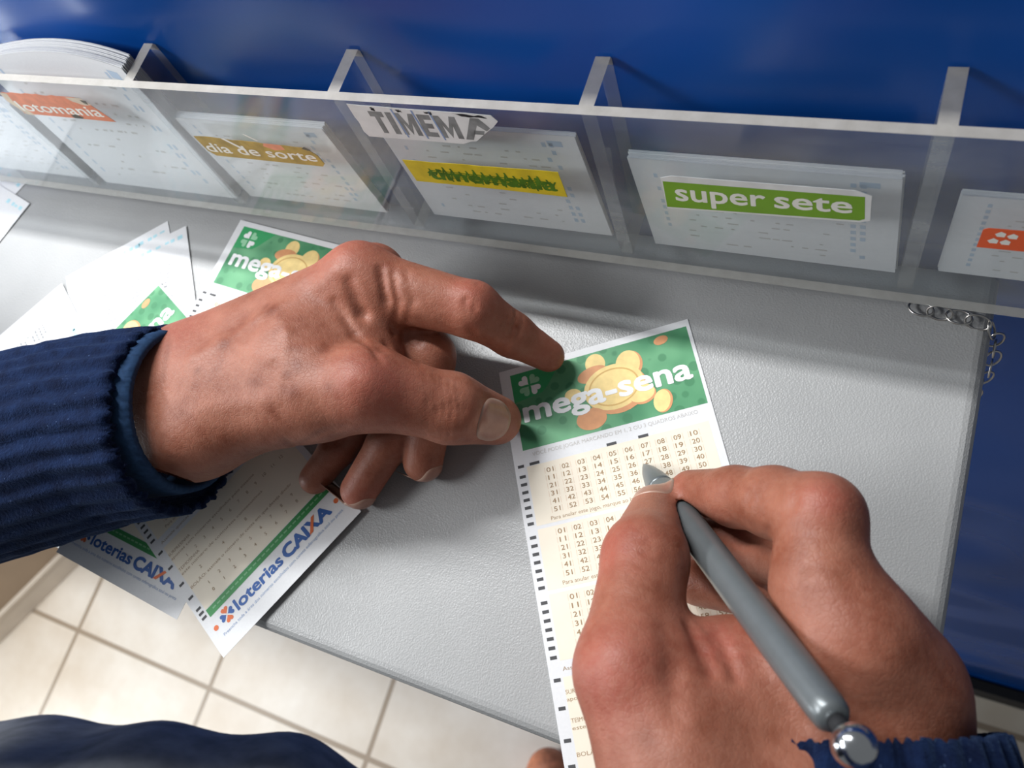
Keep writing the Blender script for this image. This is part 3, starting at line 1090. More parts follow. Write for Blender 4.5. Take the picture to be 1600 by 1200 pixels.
# slips standing in the pockets
def pocket_slips(x0, x1, z0, z1, y0, thick, label, stack_label, curl=0.0, tilt=0.0, seed=1):
    """A pack of slips: its front slip is a thing, the uncountable rest behind it is stuff."""
    k = 0.085

    def sheetpt(u, v, dy):
        x = x0 + (x1 - x0) * u + tilt * v
        z = z0 + (z1 - z0) * v
        bow = curl * (1 - (2 * u - 1) ** 2) * v * v
        return (x, y0 + k * (z - z0) + dy + bow * 0.5, z + bow * 0.35 + (thick * 0.0))

    nu, nv = 16, 8
    mb = MB()
    for dy in (0.0, 0.12):
        mb.add([sheetpt(i / nu, j / nv, dy) for j in range(nv + 1) for i in range(nu + 1)],
               [(j * (nu + 1) + i, j * (nu + 1) + i + 1, (j + 1) * (nu + 1) + i + 1, (j + 1) * (nu + 1) + i) for j in range(nv) for i in range(nu)])
    front = mb.build('pocket_slip', M['paper'], None, True)
    tag(front, label, 'betting slip', 'front slips in the holder pockets')
    r = random.Random(seed)

    def pr(mbx, u0, v0, u1, v1):
        mbx.add([tuple(np.array(sheetpt(u, v, -0.05))) for u, v in ((u0, v0), (u1, v0), (u1, v1), (u0, v1))], [(0, 1, 2, 3)])

    mb = MB()
    for u0, u1 in ((0.09, 0.105), (0.83, 0.85), (0.865, 0.885)):
        for j in range(12):
            if r.random() < 0.72:
                pr(mb, u0, 0.12 + 0.07 * j, u1, 0.16 + 0.07 * j)
    pr(mb, 0.86, 0.90, 0.93, 0.95)
    mb.build('heading_print', M['faint_blue'], front)
    mb = MB()
    for row in range(12):
        v = 0.10 + 0.065 * row
        u = 0.16 + r.uniform(0, 0.04)
        while u < 0.78:
            w_ = r.uniform(0.01, 0.05)
            if r.random() < 0.4:
                pr(mb, u, v, u + w_, v + 0.014)
            u += w_ + r.uniform(0.008, 0.05)
    mb.build('type_rows', M['grey_ink'], front)
    mb = MB()
    n = max(4, int(thick / 0.5))
    for s in range(1, n):
        dy = thick * s / n
        dz = r.uniform(-0.8, 0.4)
        dx = r.uniform(-0.5, 0.5)
        vs = []
        for d2 in (0.0, 0.25):
            vs += [tuple(np.array(sheetpt(i / nu, j / 2, dy + d2)) + np.array([dx, 0, dz])) for j in range(3) for i in range(nu + 1)]
        fs = []
        m_ = 3 * (nu + 1)
        for j in range(2):
            for i in range(nu):
                a_ = j * (nu + 1) + i
                fs.append((a_, a_ + 1, a_ + nu + 2, a_ + nu + 1))
                fs.append((m_ + a_, m_ + a_ + nu + 1, m_ + a_ + nu + 2, m_ + a_ + 1))
        for i in range(nu):
            a_ = 2 * (nu + 1) + i
            fs.append((a_, a_ + 1, m_ + a_ + 1, m_ + a_))
        mb.add(vs, fs)
    st = mb.build('slip_pack', M['paper'], None, True)
    tag(st, stack_label, 'slip pack', None, 'stuff')


FLOORP = PZ0 + 3.2
pocket_slips(-500, -412, FLOORP, 72, 156.0, 5, 'white slip in the leftmost pocket, behind the clear panel', 'pack of slips in the leftmost pocket', seed=2)
pocket_slips(-398.5, -303.5, FLOORP, 101, 155.0, 8, 'tall white slip behind the orange lotomania label', 'tall bowed pack of slips behind the lotomania label', curl=9, seed=3)
pocket_slips(-296, -213, FLOORP, 70, 157.5, 4, 'white slip behind the mustard dia de sorte label', 'pack of slips behind the dia de sorte label', seed=4, tilt=-6)
pocket_slips(-187, -102, FLOORP + 2, 75, 158.5, 3, 'white slip behind the yellow timemania label', 'pack of slips behind the timemania label', seed=5, tilt=-4)
pocket_slips(-84, 5.5, FLOORP, 66, 158.5, 4, 'white slip behind the green super sete label', 'pack of slips behind the super sete label', seed=6, tilt=-4)
pocket_slips(19, 104, FLOORP + 4, 61, 159.0, 3, 'white slip behind the orange red label at the right', 'pack of slips behind the orange red label', seed=7)

# ------------------------------------------------------------------ chain under the holder
chain = empty('chain', at(1550, 520, 0), 'thin steel link chain hanging over the counter corner', 'chain')


def link(c, d, nrm, a=4.3, b_=2.9, r=0.42):
    d, nrm = unit(d), unit(nrm)
    nrm = unit(nrm - d * np.dot(nrm, d))
    s = np.cross(nrm, d)
    mb = MB()
    pts = [c + d * a * math.cos(2 * math.pi * k / 20) + s * b_ * math.sin(2 * math.pi * k / 20) for k in range(20)]
    n = 8
    vs, fs = [], []
    for k in range(20):
        t = unit(pts[(k + 1) % 20] - pts[k - 1])
        w_ = np.cross(t, nrm)
        vs += [pts[k] + r * (w_ * math.cos(2 * math.pi * j / n) + nrm * math.sin(2 * math.pi * j / n)) for j in range(n)]
    for k in range(20):
        for j in range(n):
            fs.append((k * n + j, ((k + 1) % 20) * n + j, ((k + 1) % 20) * n + (j + 1) % n, k * n + (j + 1) % n))
    mb.add(vs, fs)
    mb.build('link', M['steel'], chain, True)


path = [at(1425, 478, 2.5), at(1445, 484, 2.5), at(1480, 491, 2.5), at(1517, 500, 2.5), at(1547, 510, 1.5)]
path += [at(1556, 530, -6), at(1553, 552, -16), at(1547, 578, -26), np.array([43.8, 140, -48]), np.array([43.8, 142, -66])]
seg = [np.linalg.norm(b_ - a_) for a_, b_ in zip(path, path[1:])]
tot = sum(seg)
nl = int(tot / 6.4)
for i in range(nl):
    s = tot * (i + 0.5) / nl
    j = 0
    while s > seg[j]:
        s -= seg[j]
        j += 1
    d = path[j + 1] - path[j]
    c = path[j] + d * s / seg[j]
    up = np.array([0, 0.25, 1.0]) if j < 4 else np.array([1.0, 0.1, 0.1])
    side = np.cross(unit(d), up)
    link(c, d, up + 0.15 * side if i % 2 == 0 else side + 0.35 * up)

# ------------------------------------------------------------------ pen
P_TIP = at(1005, 725, 0.7)
P_END = at(1335, 1165, 95)
pdir = unit(P_END - P_TIP)
plen = np.linalg.norm(P_END - P_TIP)


def on_pen(s):
    return P_TIP + pdir * s


pen = empty('pen', P_TIP, 'silver grey ballpoint pen gripped by the right hand, tip on the number grid', 'pen')
mb = MB()
mb.tube([on_pen(s) for s in (0, 0.6, 1.5, 2.2)], [0.25, 0.5, 0.7, 0.9], 16)
mb.build('writing_point', M['steel'], pen, True)
mb = MB()
mb.tube([on_pen(s) for s in (1.8, 3, 8, 14, 20, 22)], [0.9, 1.4, 3.0, 4.2, 4.9, 5.0], 28)
mb.build('tip_cone', M['pen'], pen, True)
mb = MB()
mb.tube([on_pen(s) for s in (22, 22.4, 60, 110, plen - 12, plen - 9, plen - 7.6)], [4.9, 5.1, 5.2, 5.0, 4.7, 4.4, 3.4], 32)
mb.build('barrel', M['pen'], pen, True)
mb = MB()
mb.tube([on_pen(plen - 8.2), on_pen(plen - 4)], [2.2, 2.2], 20)
mb.build('neck', M['dark'], pen, True)
mb = MB()
mb.tube([on_pen(plen - 4.8 + 9.6 * (1 - math.cos(a)) / 2) for a in np.linspace(0.02, math.pi - 0.02, 14)],
        [max(0.05, 5.1 * math.sin(a)) for a in np.linspace(0.02, math.pi - 0.02, 14)], 28)
mb.build('end_knob', M['chrome'], pen, True)


# ------------------------------------------------------------------ hands: smooth blended surfaces
class Field:
    def __init__(self, lo, hi, step):
        self.lo = np.array(lo, float)
        self.step = step
        n = np.ceil((np.array(hi) - self.lo) / step).astype(int) + 1
        self.n = n
        self.ax = [self.lo[i] + step * np.arange(n[i]) for i in range(3)]
        self.d = np.full(tuple(n), 30.0, np.float32)

    def window(self, pts, pad):
        pts = np.array(pts)
        a = np.maximum(((pts.min(0) - pad - self.lo) / self.step).astype(int), 0)
        b_ = np.minimum(((pts.max(0) + pad - self.lo) / self.step).astype(int) + 2, self.n)
        if (b_ <= a).any():
            return None
        sl = tuple(slice(a[i], b_[i]) for i in range(3))
        g = np.stack(np.meshgrid(*[self.ax[i][sl[i]] for i in range(3)], indexing='ij'), -1).astype(np.float32)
        return sl, g

    @staticmethod
    def seg(g, a, b_, ra, rb):
        a = np.asarray(a, np.float32)
        ba = np.asarray(b_, np.float32) - a
        pa = g - a
        h = np.clip((pa @ ba) / max(1e-6, float(ba @ ba)), 0, 1)
        return np.linalg.norm(pa - h[..., None] * ba, axis=-1) - (ra + (rb - ra) * h)

    @staticmethod
    def smin(a, b_, k):
        h = np.maximum(k - np.abs(a - b_), 0) / k
        return np.minimum(a, b_) - h * h * k * 0.25

    def chain(self, nodes, k, arr):
        """nodes: [(point, radius)]; blended into arr."""
        for (a, ra), (b_, rb) in zip(nodes, nodes[1:]):
            w_ = self.window([a, b_], max(ra, rb) + 14)
            if w_ is None:
                continue
            sl, g = w_
            arr[sl] = self.smin(arr[sl], self.seg(g, a, b_, ra, rb), k)

    def fresh(self):
        return np.full(tuple(self.n), 30.0, np.float32)

    def feature(self, pts, width, amount):
        """A crease (amount > 0) or a ridge (amount < 0) along a polyline."""
        for a, b_ in zip(pts, pts[1:]):
            w_ = self.window([a, b_], width * 3)
            if w_ is None:
                continue
            sl, g = w_
            q_ = self.seg(g, a, b_, 0, 0)
            self.d[sl] += amount * np.exp(-(q_ / width) ** 2)

    def sample(self, p):
        q_ = (np.asarray(p) - self.lo) / self.step
        i = np.clip(np.floor(q_).astype(int), 0, self.n - 2)
        f = q_ - i
        r = 0.0
        for dx in (0, 1):
            for dy in (0, 1):
                for dz in (0, 1):
                    w_ = (f[0] if dx else 1 - f[0]) * (f[1] if dy else 1 - f[1]) * (f[2] if dz else 1 - f[2])
                    r += w_ * self.d[i[0] + dx, i[1] + dy, i[2] + dz]
        return r

    def drop(self, p, n, reach=16.0):
        """First surface point met when coming from outside along -n."""
        n = unit(n)
        s = reach
        prev = self.sample(p + n * s)
        while s > -reach:
            s -= 0.25
            cur = self.sample(p + n * s)
            if cur <= 0 < prev:
                return p + n * (s + 0.25 * (-cur) / max(1e-6, prev - cur))
            prev = cur
        return np.asarray(p)

    def surface(self):
        """Surface nets."""
        d = self.d
        nx, ny, nz = d.shape
        s = d < 0
        c = np.zeros((nx - 1, ny - 1, nz - 1), np.int8)
        for dx in (0, 1):
            for dy in (0, 1):
                for dz in (0, 1):
                    c += s[dx:nx - 1 + dx, dy:ny - 1 + dy, dz:nz - 1 + dz]
        act = (c > 0) & (c < 8)
        idx = np.argwhere(act)
        ids = np.full(c.shape, -1, np.int64)
        ids[act] = np.arange(len(idx))
        acc = np.zeros((len(idx), 3))
        cnt = np.zeros(len(idx))
        corners = [(x, y, z) for x in (0, 1) for y in (0, 1) for z in (0, 1)]
        for a in corners:
            for ax in range(3):
                if a[ax]:
                    continue
                b_ = list(a)
                b_[ax] = 1
                va = d[idx[:, 0] + a[0], idx[:, 1] + a[1], idx[:, 2] + a[2]]
                vb = d[idx[:, 0] + b_[0], idx[:, 1] + b_[1], idx[:, 2] + b_[2]]
                m_ = (va < 0) != (vb < 0)
                t = np.zeros(len(idx))
                t[m_] = va[m_] / (va[m_] - vb[m_])
                p = np.tile(np.array(a, float), (len(idx), 1))
                p[:, ax] += t
                acc[m_] += p[m_]
                cnt[m_] += 1
        v = self.lo + (idx + acc / cnt[:, None]) * self.step
        faces = []
        for ax in range(3):
            o1, o2 = [(1, 2), (2, 0), (0, 1)][ax]
            sl0 = [slice(None)] * 3
            sl1 = [slice(None)] * 3
            sl0[ax] = slice(0, -1)
            sl1[ax] = slice(1, None)
            a, b_ = s[tuple(sl0)], s[tuple(sl1)]
            e = np.argwhere(a != b_)
            lim = np.array(ids.shape)
            ok = np.ones(len(e), bool)
            for o_ in (o1, o2):
                ok &= (e[:, o_] > 0) & (e[:, o_] < lim[o_])
            ok &= e[:, ax] < lim[ax]
            e = e[ok]
            st = a[tuple(e.T)]

            def cell(da, db):
                q_ = e.copy()
                q_[:, o1] -= da
                q_[:, o2] -= db
                return ids[tuple(q_.T)]

            q4 = np.stack([cell(1, 1), cell(0, 1), cell(0, 0), cell(1, 0)], 1)
            q4[~st] = q4[~st][:, ::-1]
            faces.append(q4)
        f = np.concatenate(faces)
        f = f[(f >= 0).all(1)]
        return v, f


def relax(v, f, it=2, lam=0.5):
    n = len(v)
    e = np.concatenate([f[:, [0, 1]], f[:, [1, 2]], f[:, [2, 3]], f[:, [3, 0]]])
    for _ in range(it):
        s = np.zeros_like(v)
        c = np.zeros(n)
        for i, j in ((0, 1), (1, 0)):
            np.add.at(s, e[:, i], v[e[:, j]])
            np.add.at(c, e[:, i], 1)
        v = v * (1 - lam) + lam * s / np.maximum(c, 1)[:, None]
    return v


def J(px, py, z, r):
    return (at(px, py, z), r)


def blend(F, parts, k_in, k_out, arr0=None):
    arr = F.fresh() if arr0 is None else arr0
    for nodes in parts:
        g = F.fresh()
        F.chain(nodes, k_in, g)
        arr = F.smin(arr, g, k_out)
    return arr


STEP = 0.9
# ---- left hand
wr1, wr2 = J(285, 586, 47, 15.6), J(303, 668, 46, 16.5)
fa1, fa2 = J(60, 652, 46, 20), J(60, 700, 44, 21)
I_mcp, I_pip, I_dip, I_tip = J(562, 440, 52, 13.6), J(738, 484, 42, 10.8), J(800, 523, 25, 8.8), J(857, 556, 10.5, 6.7)
T_cmc, T_mcp, T_ip, T_tip = J(345, 655, 50, 15.5), J(572, 606, 54, 15.2), J(705, 638, 36, 12.7), J(774, 657, 18, 8.6)
m_mcp, r_mcp, p_mcp = (np.array([-192., 116, 36]), 13.0), (np.array([-203., 109, 23]), 12.5), (np.array([-215., 98, 15]), 11.5)
mid = [m_mcp, J(672, 556, 29, 10.0), J(672, 650, 20, 9.0), J(661, 722, 9.6, 8.2)]
rin = [r_mcp, J(652, 630, 20, 9.5), J(607, 692, 15, 8.6), J(561, 766, 9.4, 7.8)]
pin = [p_mcp, J(585, 640, 13, 8.4), J(527, 702, 10.5, 7.4), J(492, 748, 8.2, 6.7)]

F = Field((-325, 12, -1), (-92, 146, 92), STEP)
palm = F.fresh()
for nodes in ([fa1, wr1], [fa2, wr2], [fa1, wr2], [wr1, I_mcp], [wr2, T_cmc, T_mcp], [wr1, m_mcp], [wr1, r_mcp], [wr2, p_mcp],
              [J(290, 620, 50, 17), J(470, 560, 51, 17), J(560, 530, 45, 13)],
              [J(330, 610, 48, 18), J(500, 610, 52, 15.5)],
              [J(470, 560, 42, 15), J(590, 560, 40, 10)]):
    F.chain(nodes, 12.0, palm)
index = F.fresh()
F.chain([I_mcp, I_pip, I_dip, I_tip], 3.0, index)
thumb = F.fresh()
F.chain([T_mcp, T_ip, T_tip], 3.5, thumb)
F.chain([T_ip, J(777, 656, 15, 9.3)], 4.0, thumb)
hand = F.smin(F.smin(palm, index, 8.0), thumb, 6.0)
curled = F.fresh()
for ch in (mid, rin, pin):
    g = F.fresh()
    F.chain(ch, 3.0, g)
    curled = F.smin(curled, g, 1.2)
F.d = F.smin(hand, curled, 2.5)
# knuckle bosses, tendons and folds
F.feature([at(575, 600, 70), at(590, 610, 69)], 9.0, -1.2)
F.feature([at(548, 395, 56), at(556, 400, 58)], 8.0, -1.0)
F.feature([at(735, 455, 52), at(745, 460, 50)], 6.0, -0.9)
def crease(F, pxs, width, amount):
    """Crease running along the skin where the photograph shows it."""
    pts = []
    for (px, py) in pxs:
        c = at(px, py, 45.0)
        pts.append(F.drop(c, unit(CAM - c), 70.0))
    F.feature(pts, width, amount)


for pxs, wd, am in (([(614, 428), (622, 470), (616, 520)], 1.3, 1.3), ([(594, 420), (604, 470), (606, 540)], 1.6, 1.5),
                    ([(634, 425), (646, 470), (634, 506)], 1.3, 0.45), 
                    ([(546, 440), (566, 490), (596, 545)], 2.2, 1.6), ([(522, 470), (552, 520), (590, 558)], 1.4, 0.9),
                    ([(538, 500), (566, 532), (596, 566)], 1.2, 0.6),
                    ([(690, 590), (696, 640), (690, 684)], 0.9, 0.7), ([(701, 592), (707, 640), (701, 686)], 0.9, 0.8), ([(712, 596), (718, 640), (713, 684)], 0.9, 0.65),
                    ([(722, 600), (727, 640), (723, 680)], 0.8, 0.4), ([(678, 586), (684, 640), (680, 684)], 0.9, 0.45), ([(664, 584), (668, 630), (666, 680)], 0.8, 0.3),
                    ([(735, 434), (728, 470), (736, 520)], 1.3, 0.6), ([(747, 442), (741, 480), (742, 524)], 1.0, 0.5),
                    ([(806, 486), (800, 512), (788, 548)], 0.9, 0.5), ([(816, 494), (810, 522), (799, 556)], 0.8, 0.45), ([(796, 480), (790, 506), (780, 540)], 0.8, 0.3),
                    ([(570, 683), (510, 692), (450, 690)], 2.0, 0.7), ([(540, 668), (500, 678), (470, 694)], 1.2, 0.4),
                    ([(640, 500), (655, 535), (655, 570)], 1.2, 0.4),
                    ([(756, 632), (751, 656), (755, 686)], 1.0, 0.7)):
    crease(F, pxs, wd, am)
# faint tendons and veins over the back of the hand
for pxs, wd, am in (([(300, 560), (400, 500), (520, 425)], 3.0, -0.5), ([(310, 640), (420, 620), (540, 600)], 4.0, -0.5),
                    ([(340, 530), (420, 560), (500, 540)], 2.2, -0.35), ([(420, 470), (450, 520), (440, 590)], 1.8, -0.3)):
    crease(F, pxs, wd, am)


def nail(F, c, axis, nrm, length, width, parent, roundness=2.6):
    """A thin curved plate laid on the fingertip."""
    axis = unit(axis)
    nrm = unit(np.asarray(nrm) - axis * np.dot(axis, nrm))
    side = np.cross(axis, nrm)
    n = 11
    top, rim = [], []
    for j in range(n):
        for i in range(n):
            s, t = 2 * i / (n - 1) - 1, 2 * j / (n - 1) - 1
            # square to superellipse
            q_ = max(abs(s), abs(t))
            e = (abs(s) ** roundness + abs(t) ** roundness) ** (1 / roundness)
            k_ = q_ / e if e > 0 else 1
            p = c + side * s * k_ * width / 2 + axis * t * k_ * length / 2
            top.append(F.drop(p, nrm) + nrm * (0.38 - 0.25 * q_ ** 6))
            rim.append(1.0 if q_ > 0.9 else 0.0)
    vs = top + [p - nrm * 0.9 for p in top]
    fs = []
    m_ = n * n
    for j in range(n - 1):
        for i in range(n - 1):
            a = j * n + i
            fs.append((a, a + 1, a + n + 1, a + n))
            fs.append((m_ + a, m_ + a + n, m_ + a + n + 1, m_ + a + 1))
    ring = [i for i in range(n)] + [j * n + n - 1 for j in range(1, n)] + [(n - 1) * n + i for i in range(n - 2, -1, -1)] + [j * n for j in range(n - 2, 0, -1)]
    for a, b_ in zip(ring, ring[1:] + ring[:1]):
        fs.append((b_, a, m_ + a, m_ + b_))
    o = mesh_obj('fingernail', vs, fs, M['nail'], parent, True)
    at_ = o.data.attributes.new('rim', 'FLOAT', 'POINT')
    at_.data.foreach_set('value', rim + rim)
    return o


FL = F
flushL = [(at(548, 400, 56), 16), (at(590, 600, 66), 15), (at(740, 460, 48), 10), (at(840, 545, 14), 9), (at(300, 545, 55), 16), (at(562, 775, 10), 9), (at(800, 660, 14), 5)]
spotsL = [(418, 480, 2.2, .8), (412, 474, 1.6, .6), (347, 534, 2.4, .7), (460, 565, 2.6, .6), (452, 610, 2.6, .75), (442, 606, 2.2, .6), (498, 540, 2.0, .5), (463, 539, 2.2, .45),
          (398, 594, 2.2, .5), (420, 648, 2.0, .6), (428, 655, 1.6, .5), (508, 604, 1.8, .4), (304, 576, 1.5, .5), (446, 582, 2.0, .6), (300, 597, 1.2, .4), (452, 540, 1.6, .4), (812, 504, 0.8, .8)]

# ---- right hand
RI = [J(1330, 1010, 58, 14.2), J(1285, 905, 61, 13.2), J(1281, 808, 60, 12.1), J(1210, 785, 49, 10.5), J(1150, 776, 38, 9.4), J(1080, 767, 23, 7.3)]
RT = [J(1075, 1230, 60, 19), J(985, 1045, 62, 14.6), J(1008, 872, 47, 13.0), J(1025, 800, 25, 9.2)]
RM = [J(1398, 1075, 48, 12.8), J(1288, 892, 42, 10.3), J(1180, 858, 22, 9.2), J(1088, 838, 12, 8.4)]
RR = [J(1405, 1140, 34, 12), J(1325, 962, 27, 10), J(1215, 928, 15, 9.0), J(1092, 908, 9.8, 8.6)]
RP = [J(1410, 1200, 26, 11), J(1335, 1060, 15, 9), J(1255, 1010, 10.5, 8), J(1185, 985, 8.4, 7)]
wristR = J(1245, 1330, 48, 23.5)
foreR = (np.array([62., -125, 44]), 24.0)
G = Field((-88, -128, -1), (82, 80, 118), STEP)
palm = G.fresh()
for nodes in ([wristR, RT[0], RT[1]], [wristR, J(1375, 1160, 46, 15), RI[0]], [J(1250, 1150, 40, 14), RI[0]], [wristR, RM[0]], [wristR, RR[0]], [wristR, RP[0]], [foreR, wristR],
              [J(1060, 1045, 52, 12.5), J(1150, 1040, 48, 11), J(1235, 1050, 48, 11)], [J(1070, 1190, 56, 17), J(1230, 1130, 46, 15)],
              [J(1130, 1110, 52, 14), J(1010, 1090, 58, 13)],
              [RI[0], RM[0], RR[0], RP[0]]):
    G.chain(nodes, 13.0, palm)
index = G.fresh()
G.chain(RI, 3.5, index)
thumb = G.fresh()
G.chain(RT[1:], 4.0, thumb)
hand = G.smin(G.smin(palm, index, 9.0), thumb, 6.0)
curled = G.fresh()
for ch in (RM, RR, RP):
    g = G.fresh()
    G.chain(ch, 3.0, g)
    curled = G.smin(curled, g, 1.2)
G.d = G.smin(hand, curled, 2.0)
# keep the flesh clear of the pen
w_ = G.window([P_TIP, P_END], 22)
sl, g = w_
G.d[sl] = -G.smin(-G.d[sl], G.seg(g, P_TIP, P_END, 5.25, 5.25), 1.5)
for pxs, wd, am in (([(950, 850), (1008, 846), (1068, 856)], 0.8, 0.45), ([(946, 866), (1008, 864), (1070, 872)], 0.8, 0.5), ([(944, 884), (1005, 884), (1068, 890)], 0.8, 0.35),
                    ([(1165, 736), (1172, 775), (1168, 820)], 1.0, 0.45), ([(1178, 738), (1186, 780), (1180, 826)], 0.9, 0.4),
                    ([(1262, 742), (1240, 790), (1200, 832)], 1.4, 0.5), ([(1200, 880), (1260, 900), (1330, 900)], 1.2, 0.3),
                    ([(1078, 978), (1096, 1015), (1108, 1050)], 1.8, 1.3), ([(1118, 985), (1136, 1020), (1150, 1060)], 1.5, 1.0), ([(1098, 975), (1112, 1000), (1124, 1030)], 1.0, 0.6),
                    ([(1040, 985), (1050, 1050), (1055, 1120)], 3.0, 0.7)):
    crease(G, pxs, wd, am)
G.feature([at(1290, 770, 76), at(1310, 790, 74)], 7.0, -0.9)
G.feature([at(955, 1050, 80), at(960, 1060, 80)], 9.0, -1.0)
flushR = [(at(1290, 780, 72), 7), (at(1075, 780, 20), 10), (at(1160, 800, 34), 10), (at(950, 1050, 76), 16), (at(1300, 960, 98), 16), (at(960, 860, 56), 12), (at(1120, 1020, 60), 12)]
spotsR = [(1100, 1130, 2.0, .3), (1210, 1140, 2.0, .3), (1000, 1150, 2.4, .35), (1310, 900, 2.0, .25)]

person = empty('person', (-260, -330, FLOOR_Z), 'person in a navy knit jumper writing, both hands on the counter', 'person')
vl, fl = FL.surface()
vl = relax(vl, fl, 2)
vr, fr = G.surface()
vr = relax(vr, fr, 2)


def project_px(v):
    d = v - CAM
    z = -(d @ BACK)
    return 800 + FOCAL * (d @ RIGHT) / z, 600 - FOCAL * (d @ UP) / z


def marks(v, flush, spots, scale):
    a = np.zeros(len(v))
    for c, r in flush:
        a = np.maximum(a, 0.5 * np.exp(-(np.linalg.norm(v - c, axis=1) / r) ** 2))
    b_ = np.zeros(len(v))
    for (px, py, r, s) in spots:
        c = near(v, px, py)
        w2 = np.linalg.norm(v - c, axis=1)
        b_ = np.maximum(b_, min(1.0, 1.25 * s) * np.exp(-(w2 / (1.3 * r)) ** 2))
    return a, b_


def near(v, px, py):
    """Surface vertex nearest the lens along the line of pixel (px, py)."""
    x, y = project_px(v)
    m_ = np.argwhere((np.abs(x - px) < 6) & (np.abs(y - py) < 6)).ravel()
    if not len(m_):
        return at(px, py, 60)
    k = m_[np.argmin(np.linalg.norm(v[m_] - CAM, axis=1))]
    return v[k]


al, bl = marks(vl, flushL, spotsL, 1)
ar, br = marks(vr, flushR, spotsR, 1)
body = mesh_obj('body', np.concatenate([vl, vr]), np.concatenate([fl, fr + len(vl)]), M['skin'], person, True)
for nm, va in (('flush', np.concatenate([al, ar])), ('spot', np.concatenate([bl, br]))):
    t_ = body.data.attributes.new(nm, 'FLOAT', 'POINT')
    t_.data.foreach_set('value', va.astype(np.float32))
body['label'] = 'left hand steadying the slip and right hand gripping the pen'

tocam = lambda p: unit(CAM - p)
ax = T_tip[0] - T_ip[0]
c = near(vl, 779, 658)
nail(FL, c, ax, tocam(c) + 0.35 * unit(ax), 17.0, 16.5, body)
for ch, pxy in ((mid, (668, 742)), (rin, (572, 784))):
    ax = ch[3][0] - ch[2][0]
    nail(FL, ch[3][0] + unit(ax) * 3.5, ax, np.array([0.75, -0.45, -0.1]), 9.5, 10.5, body)
ax = RT[3][0] - RT[2][0]
c = RT[3][0] + unit(ax) * 3.0
nail(G, c, ax, np.array([-0.25, 0.55, 0.80]), 14.0, 15.0, body)


# ---- sleeves: ribbed knit tubes
def sleeve(path, radii, ribs, amp, fuzz, seed, mat, name, parent, squash=None, floor=None, cut=None):
    r = random.Random(seed)
    n = ribs * 8
    pts = [np.asarray(p, float) for p in path]
    vs, fs = [], []
    m_ = len(pts)
    jit = [r.uniform(-1, 1) for _ in range(n)]
    for layer in (0, 1):
        for i, p in enumerate(pts):
            t = unit(pts[min(i + 1, m_ - 1)] - pts[max(i - 1, 0)])
            a = unit(np.cross(t, np.array([0, 0, 1.0])))
            b_ = np.cross(a, t)
            for k in range(n):
                th = 2 * math.pi * k / n
                rad = radii[i] + amp * math.cos(ribs * th) + r.uniform(-1, 1) * fuzz - layer * 2.5
                if i in (0,):
                    off = t * (jit[k] * 3.5 * fuzz)
                else:
                    off = 0
                q_ = p + off + rad * (a * math.cos(th) + b_ * math.sin(th))
                if floor is not None and q_[2] < floor:
                    q_[2] = floor + 0.15 * (q_[2] - floor) * 0
                vs.append(q_)
    for layer in (0, 1):
        base = layer * m_ * n
        for i in range(m_ - 1):
            for k in range(n):
                q4 = (base + i * n + k, base + i * n + (k + 1) % n, base + (i + 1) * n + (k + 1) % n, base + (i + 1) * n + k)
                fs.append(q4 if layer else q4[::-1])
    for k in range(n):
        fs.append((k, (k + 1) % n, m_ * n + (k + 1) % n, m_ * n + k))
        e = (m_ - 1) * n
        fs.append((e + k, m_ * n + e + k, m_ * n + e + (k + 1) % n, e + (k + 1) % n))
    return mesh_obj(name, vs, fs, mat, parent, True)


def lerp_path(p, q_, n):
    return [np.asarray(p) + (np.asarray(q_) - np.asarray(p)) * i / (n - 1) for i in range(n)]


pth = lerp_path(at(280, 655, 45), at(180, 668, 45), 7)[:-1] + lerp_path(at(180, 668, 45), at(-330, 800, 50), 34)
sl_ = sleeve(pth, [38.6 + 12 * (i / 39) for i in range(40)], 30, 0.9, 0.35, 3, M['knit'], 'sleeve', person, floor=2.8)
sl_['label'] = 'navy ribbed sleeve of the left arm'
a2, b2 = at(295, 641, 46), at(210, 650, 46)
ln_ = sleeve(lerp_path(a2, b2, 6), [33.4, 34.2, 34.4, 34.6, 34.8, 35.0], 40, 0.05, 0.04, 4, M['lining'], 'cuff_lining', sl_, floor=4.0)
ln_['label'] = 'paler blue cuff lining'
a, b_ = at(1362, 1150, 43), np.array([84., -175, 40])
sr_ = sleeve(lerp_path(a, b_, 24), [32.5 + 10 * min(1.0, i / 8) for i in range(24)], 28, 0.9, 0.25, 5, M['knit'], 'sleeve', person)
sr_['label'] = 'navy ribbed sleeve of the right arm'

# ---- lower body in dark cloth, shoe
B = Field((-680, -560, FLOOR_Z + 20), (-40, -60, 60), 9.0)
arr = B.fresh() + 200
def C3(px, py, z, r):
    return (at(px, py, z), r)
def bigchain(nodes, k):
    for (p, ra), (q_, rb) in zip(nodes, nodes[1:]):
        w3 = B.window([p, q_], max(ra, rb) + 60)
        if w3 is None:
            continue
        s3, g3 = w3
        arr[s3] = B.smin(arr[s3], B.seg(g3, p, q_, ra, rb), k)
hipL, hipR = (np.array([-470., -304, -150]), 118.0), (np.array([-238., -228, -160]), 112.0)
bigchain([hipL, (np.array([-355., -262, -155]), 116.0), hipR], 80)
bigchain([hipL, (np.array([-440., -370, -500]), 80.0), (np.array([-430., -360, -880]), 62.0)], 40)
bigchain([hipR, (np.array([-270., -360, -500]), 80.0), (np.array([-280., -320, -880]), 62.0)], 40)
bigchain([(np.array([-480., -310, -60]), 105.0), (np.array([-310., -270, -60]), 100.0)], 60)
B.d = arr
vb, fb = B.surface()
vb = relax(vb, fb, 4)
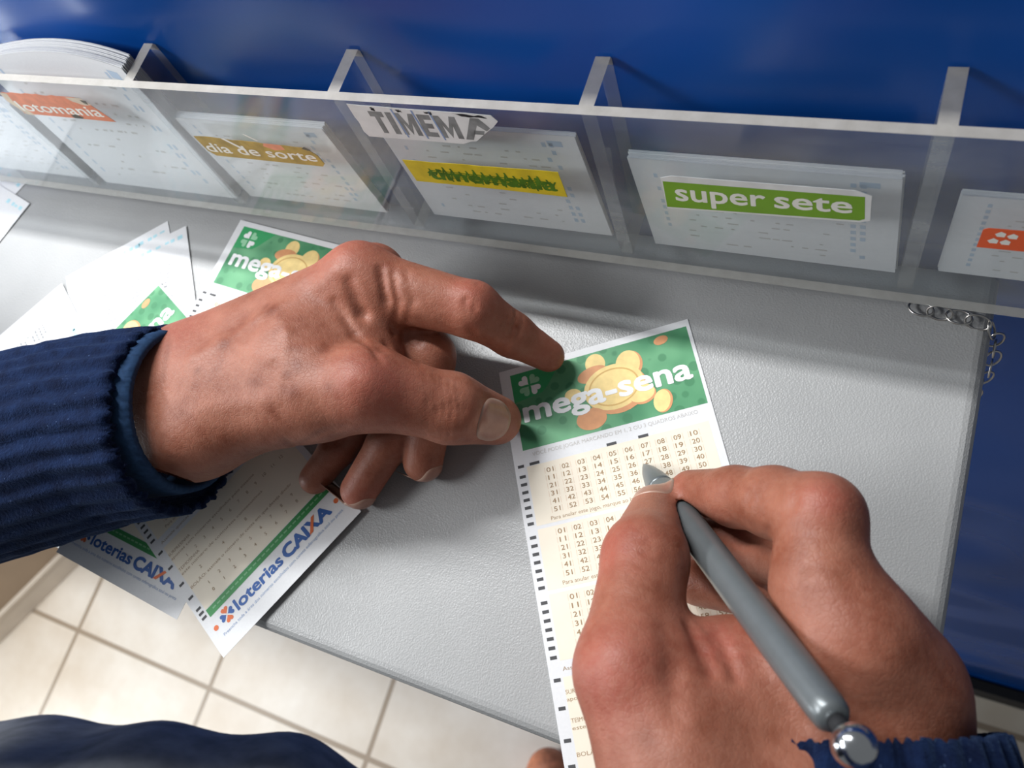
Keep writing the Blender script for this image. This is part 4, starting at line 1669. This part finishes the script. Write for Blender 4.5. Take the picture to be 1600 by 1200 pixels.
for i in range(1):
    fold = 5.0 * np.sin(vb[:, 0] / 34.0 + vb[:, 2] / 60.0) + 3.0 * np.sin(vb[:, 0] / 15.0 - vb[:, 2] / 26.0)
    vb = vb + np.stack([0 * fold, fold, 0.5 * fold], 1)
tr_ = mesh_obj('trousers', vb, fb, M['charcoal'], person, True)
tr_['label'] = 'dark grey cloth at the bottom edge'
# the jumper above the hips, with both upper arms
K_ = Field((-720, -500, -160), (140, 110, 460), 8.0)
arr = K_.fresh() + 300


def knit_chain(nodes, k):
    for (p, ra), (q_, rb) in zip(nodes, nodes[1:]):
        w3 = K_.window([np.array(p, float), np.array(q_, float)], max(ra, rb) + 60)
        if w3 is None:
            continue
        s3, g3 = w3
        arr[s3] = K_.smin(arr[s3], K_.seg(g3, p, q_, ra, rb), k)


knit_chain([((-450, -372, 50), 110), ((-435, -345, 180), 120), ((-430, -330, 330), 95)], 50)
knit_chain([((-300, -335, 50), 106), ((-300, -310, 180), 115), ((-320, -300, 330), 90)], 50)
knit_chain([((-540, -240, 318), 66), ((-380, -310, 350), 80), ((-205, -270, 318), 66)], 60)
knit_chain([((-380, -290, 350), 70), ((-375, -270, 410), 58)], 30)
knit_chain([((-470, 0, 55), 48), ((-525, -8, 62), 50), ((-540, -225, 305), 62)], 40)
knit_chain([((84, -170, 40), 44), ((92, -235, 46), 48), ((-195, -265, 305), 62)], 40)
K_.d = arr
vk, fk = K_.surface()
jp_ = mesh_obj('jumper', relax(vk, fk, 3), fk, M['knit'], person, True)
jp_['label'] = 'navy knit jumper body'
S_ = Field((-420, -420, FLOOR_Z), (-180, -60, FLOOR_Z + 130), 5.0)
g = S_.fresh()
S_.chain([(np.array([-292., -178, FLOOR_Z + 26]), 32.0), (np.array([-290., -260, FLOOR_Z + 34]), 36.0), (np.array([-285., -340, FLOOR_Z + 50]), 36.0)], 30, g)
S_.d = g
vs_, fs_ = S_.surface()
sh_ = mesh_obj('shoe', relax(vs_, fs_, 3), fs_, M['leather'], person, True)
sh_['label'] = 'tan leather shoe'
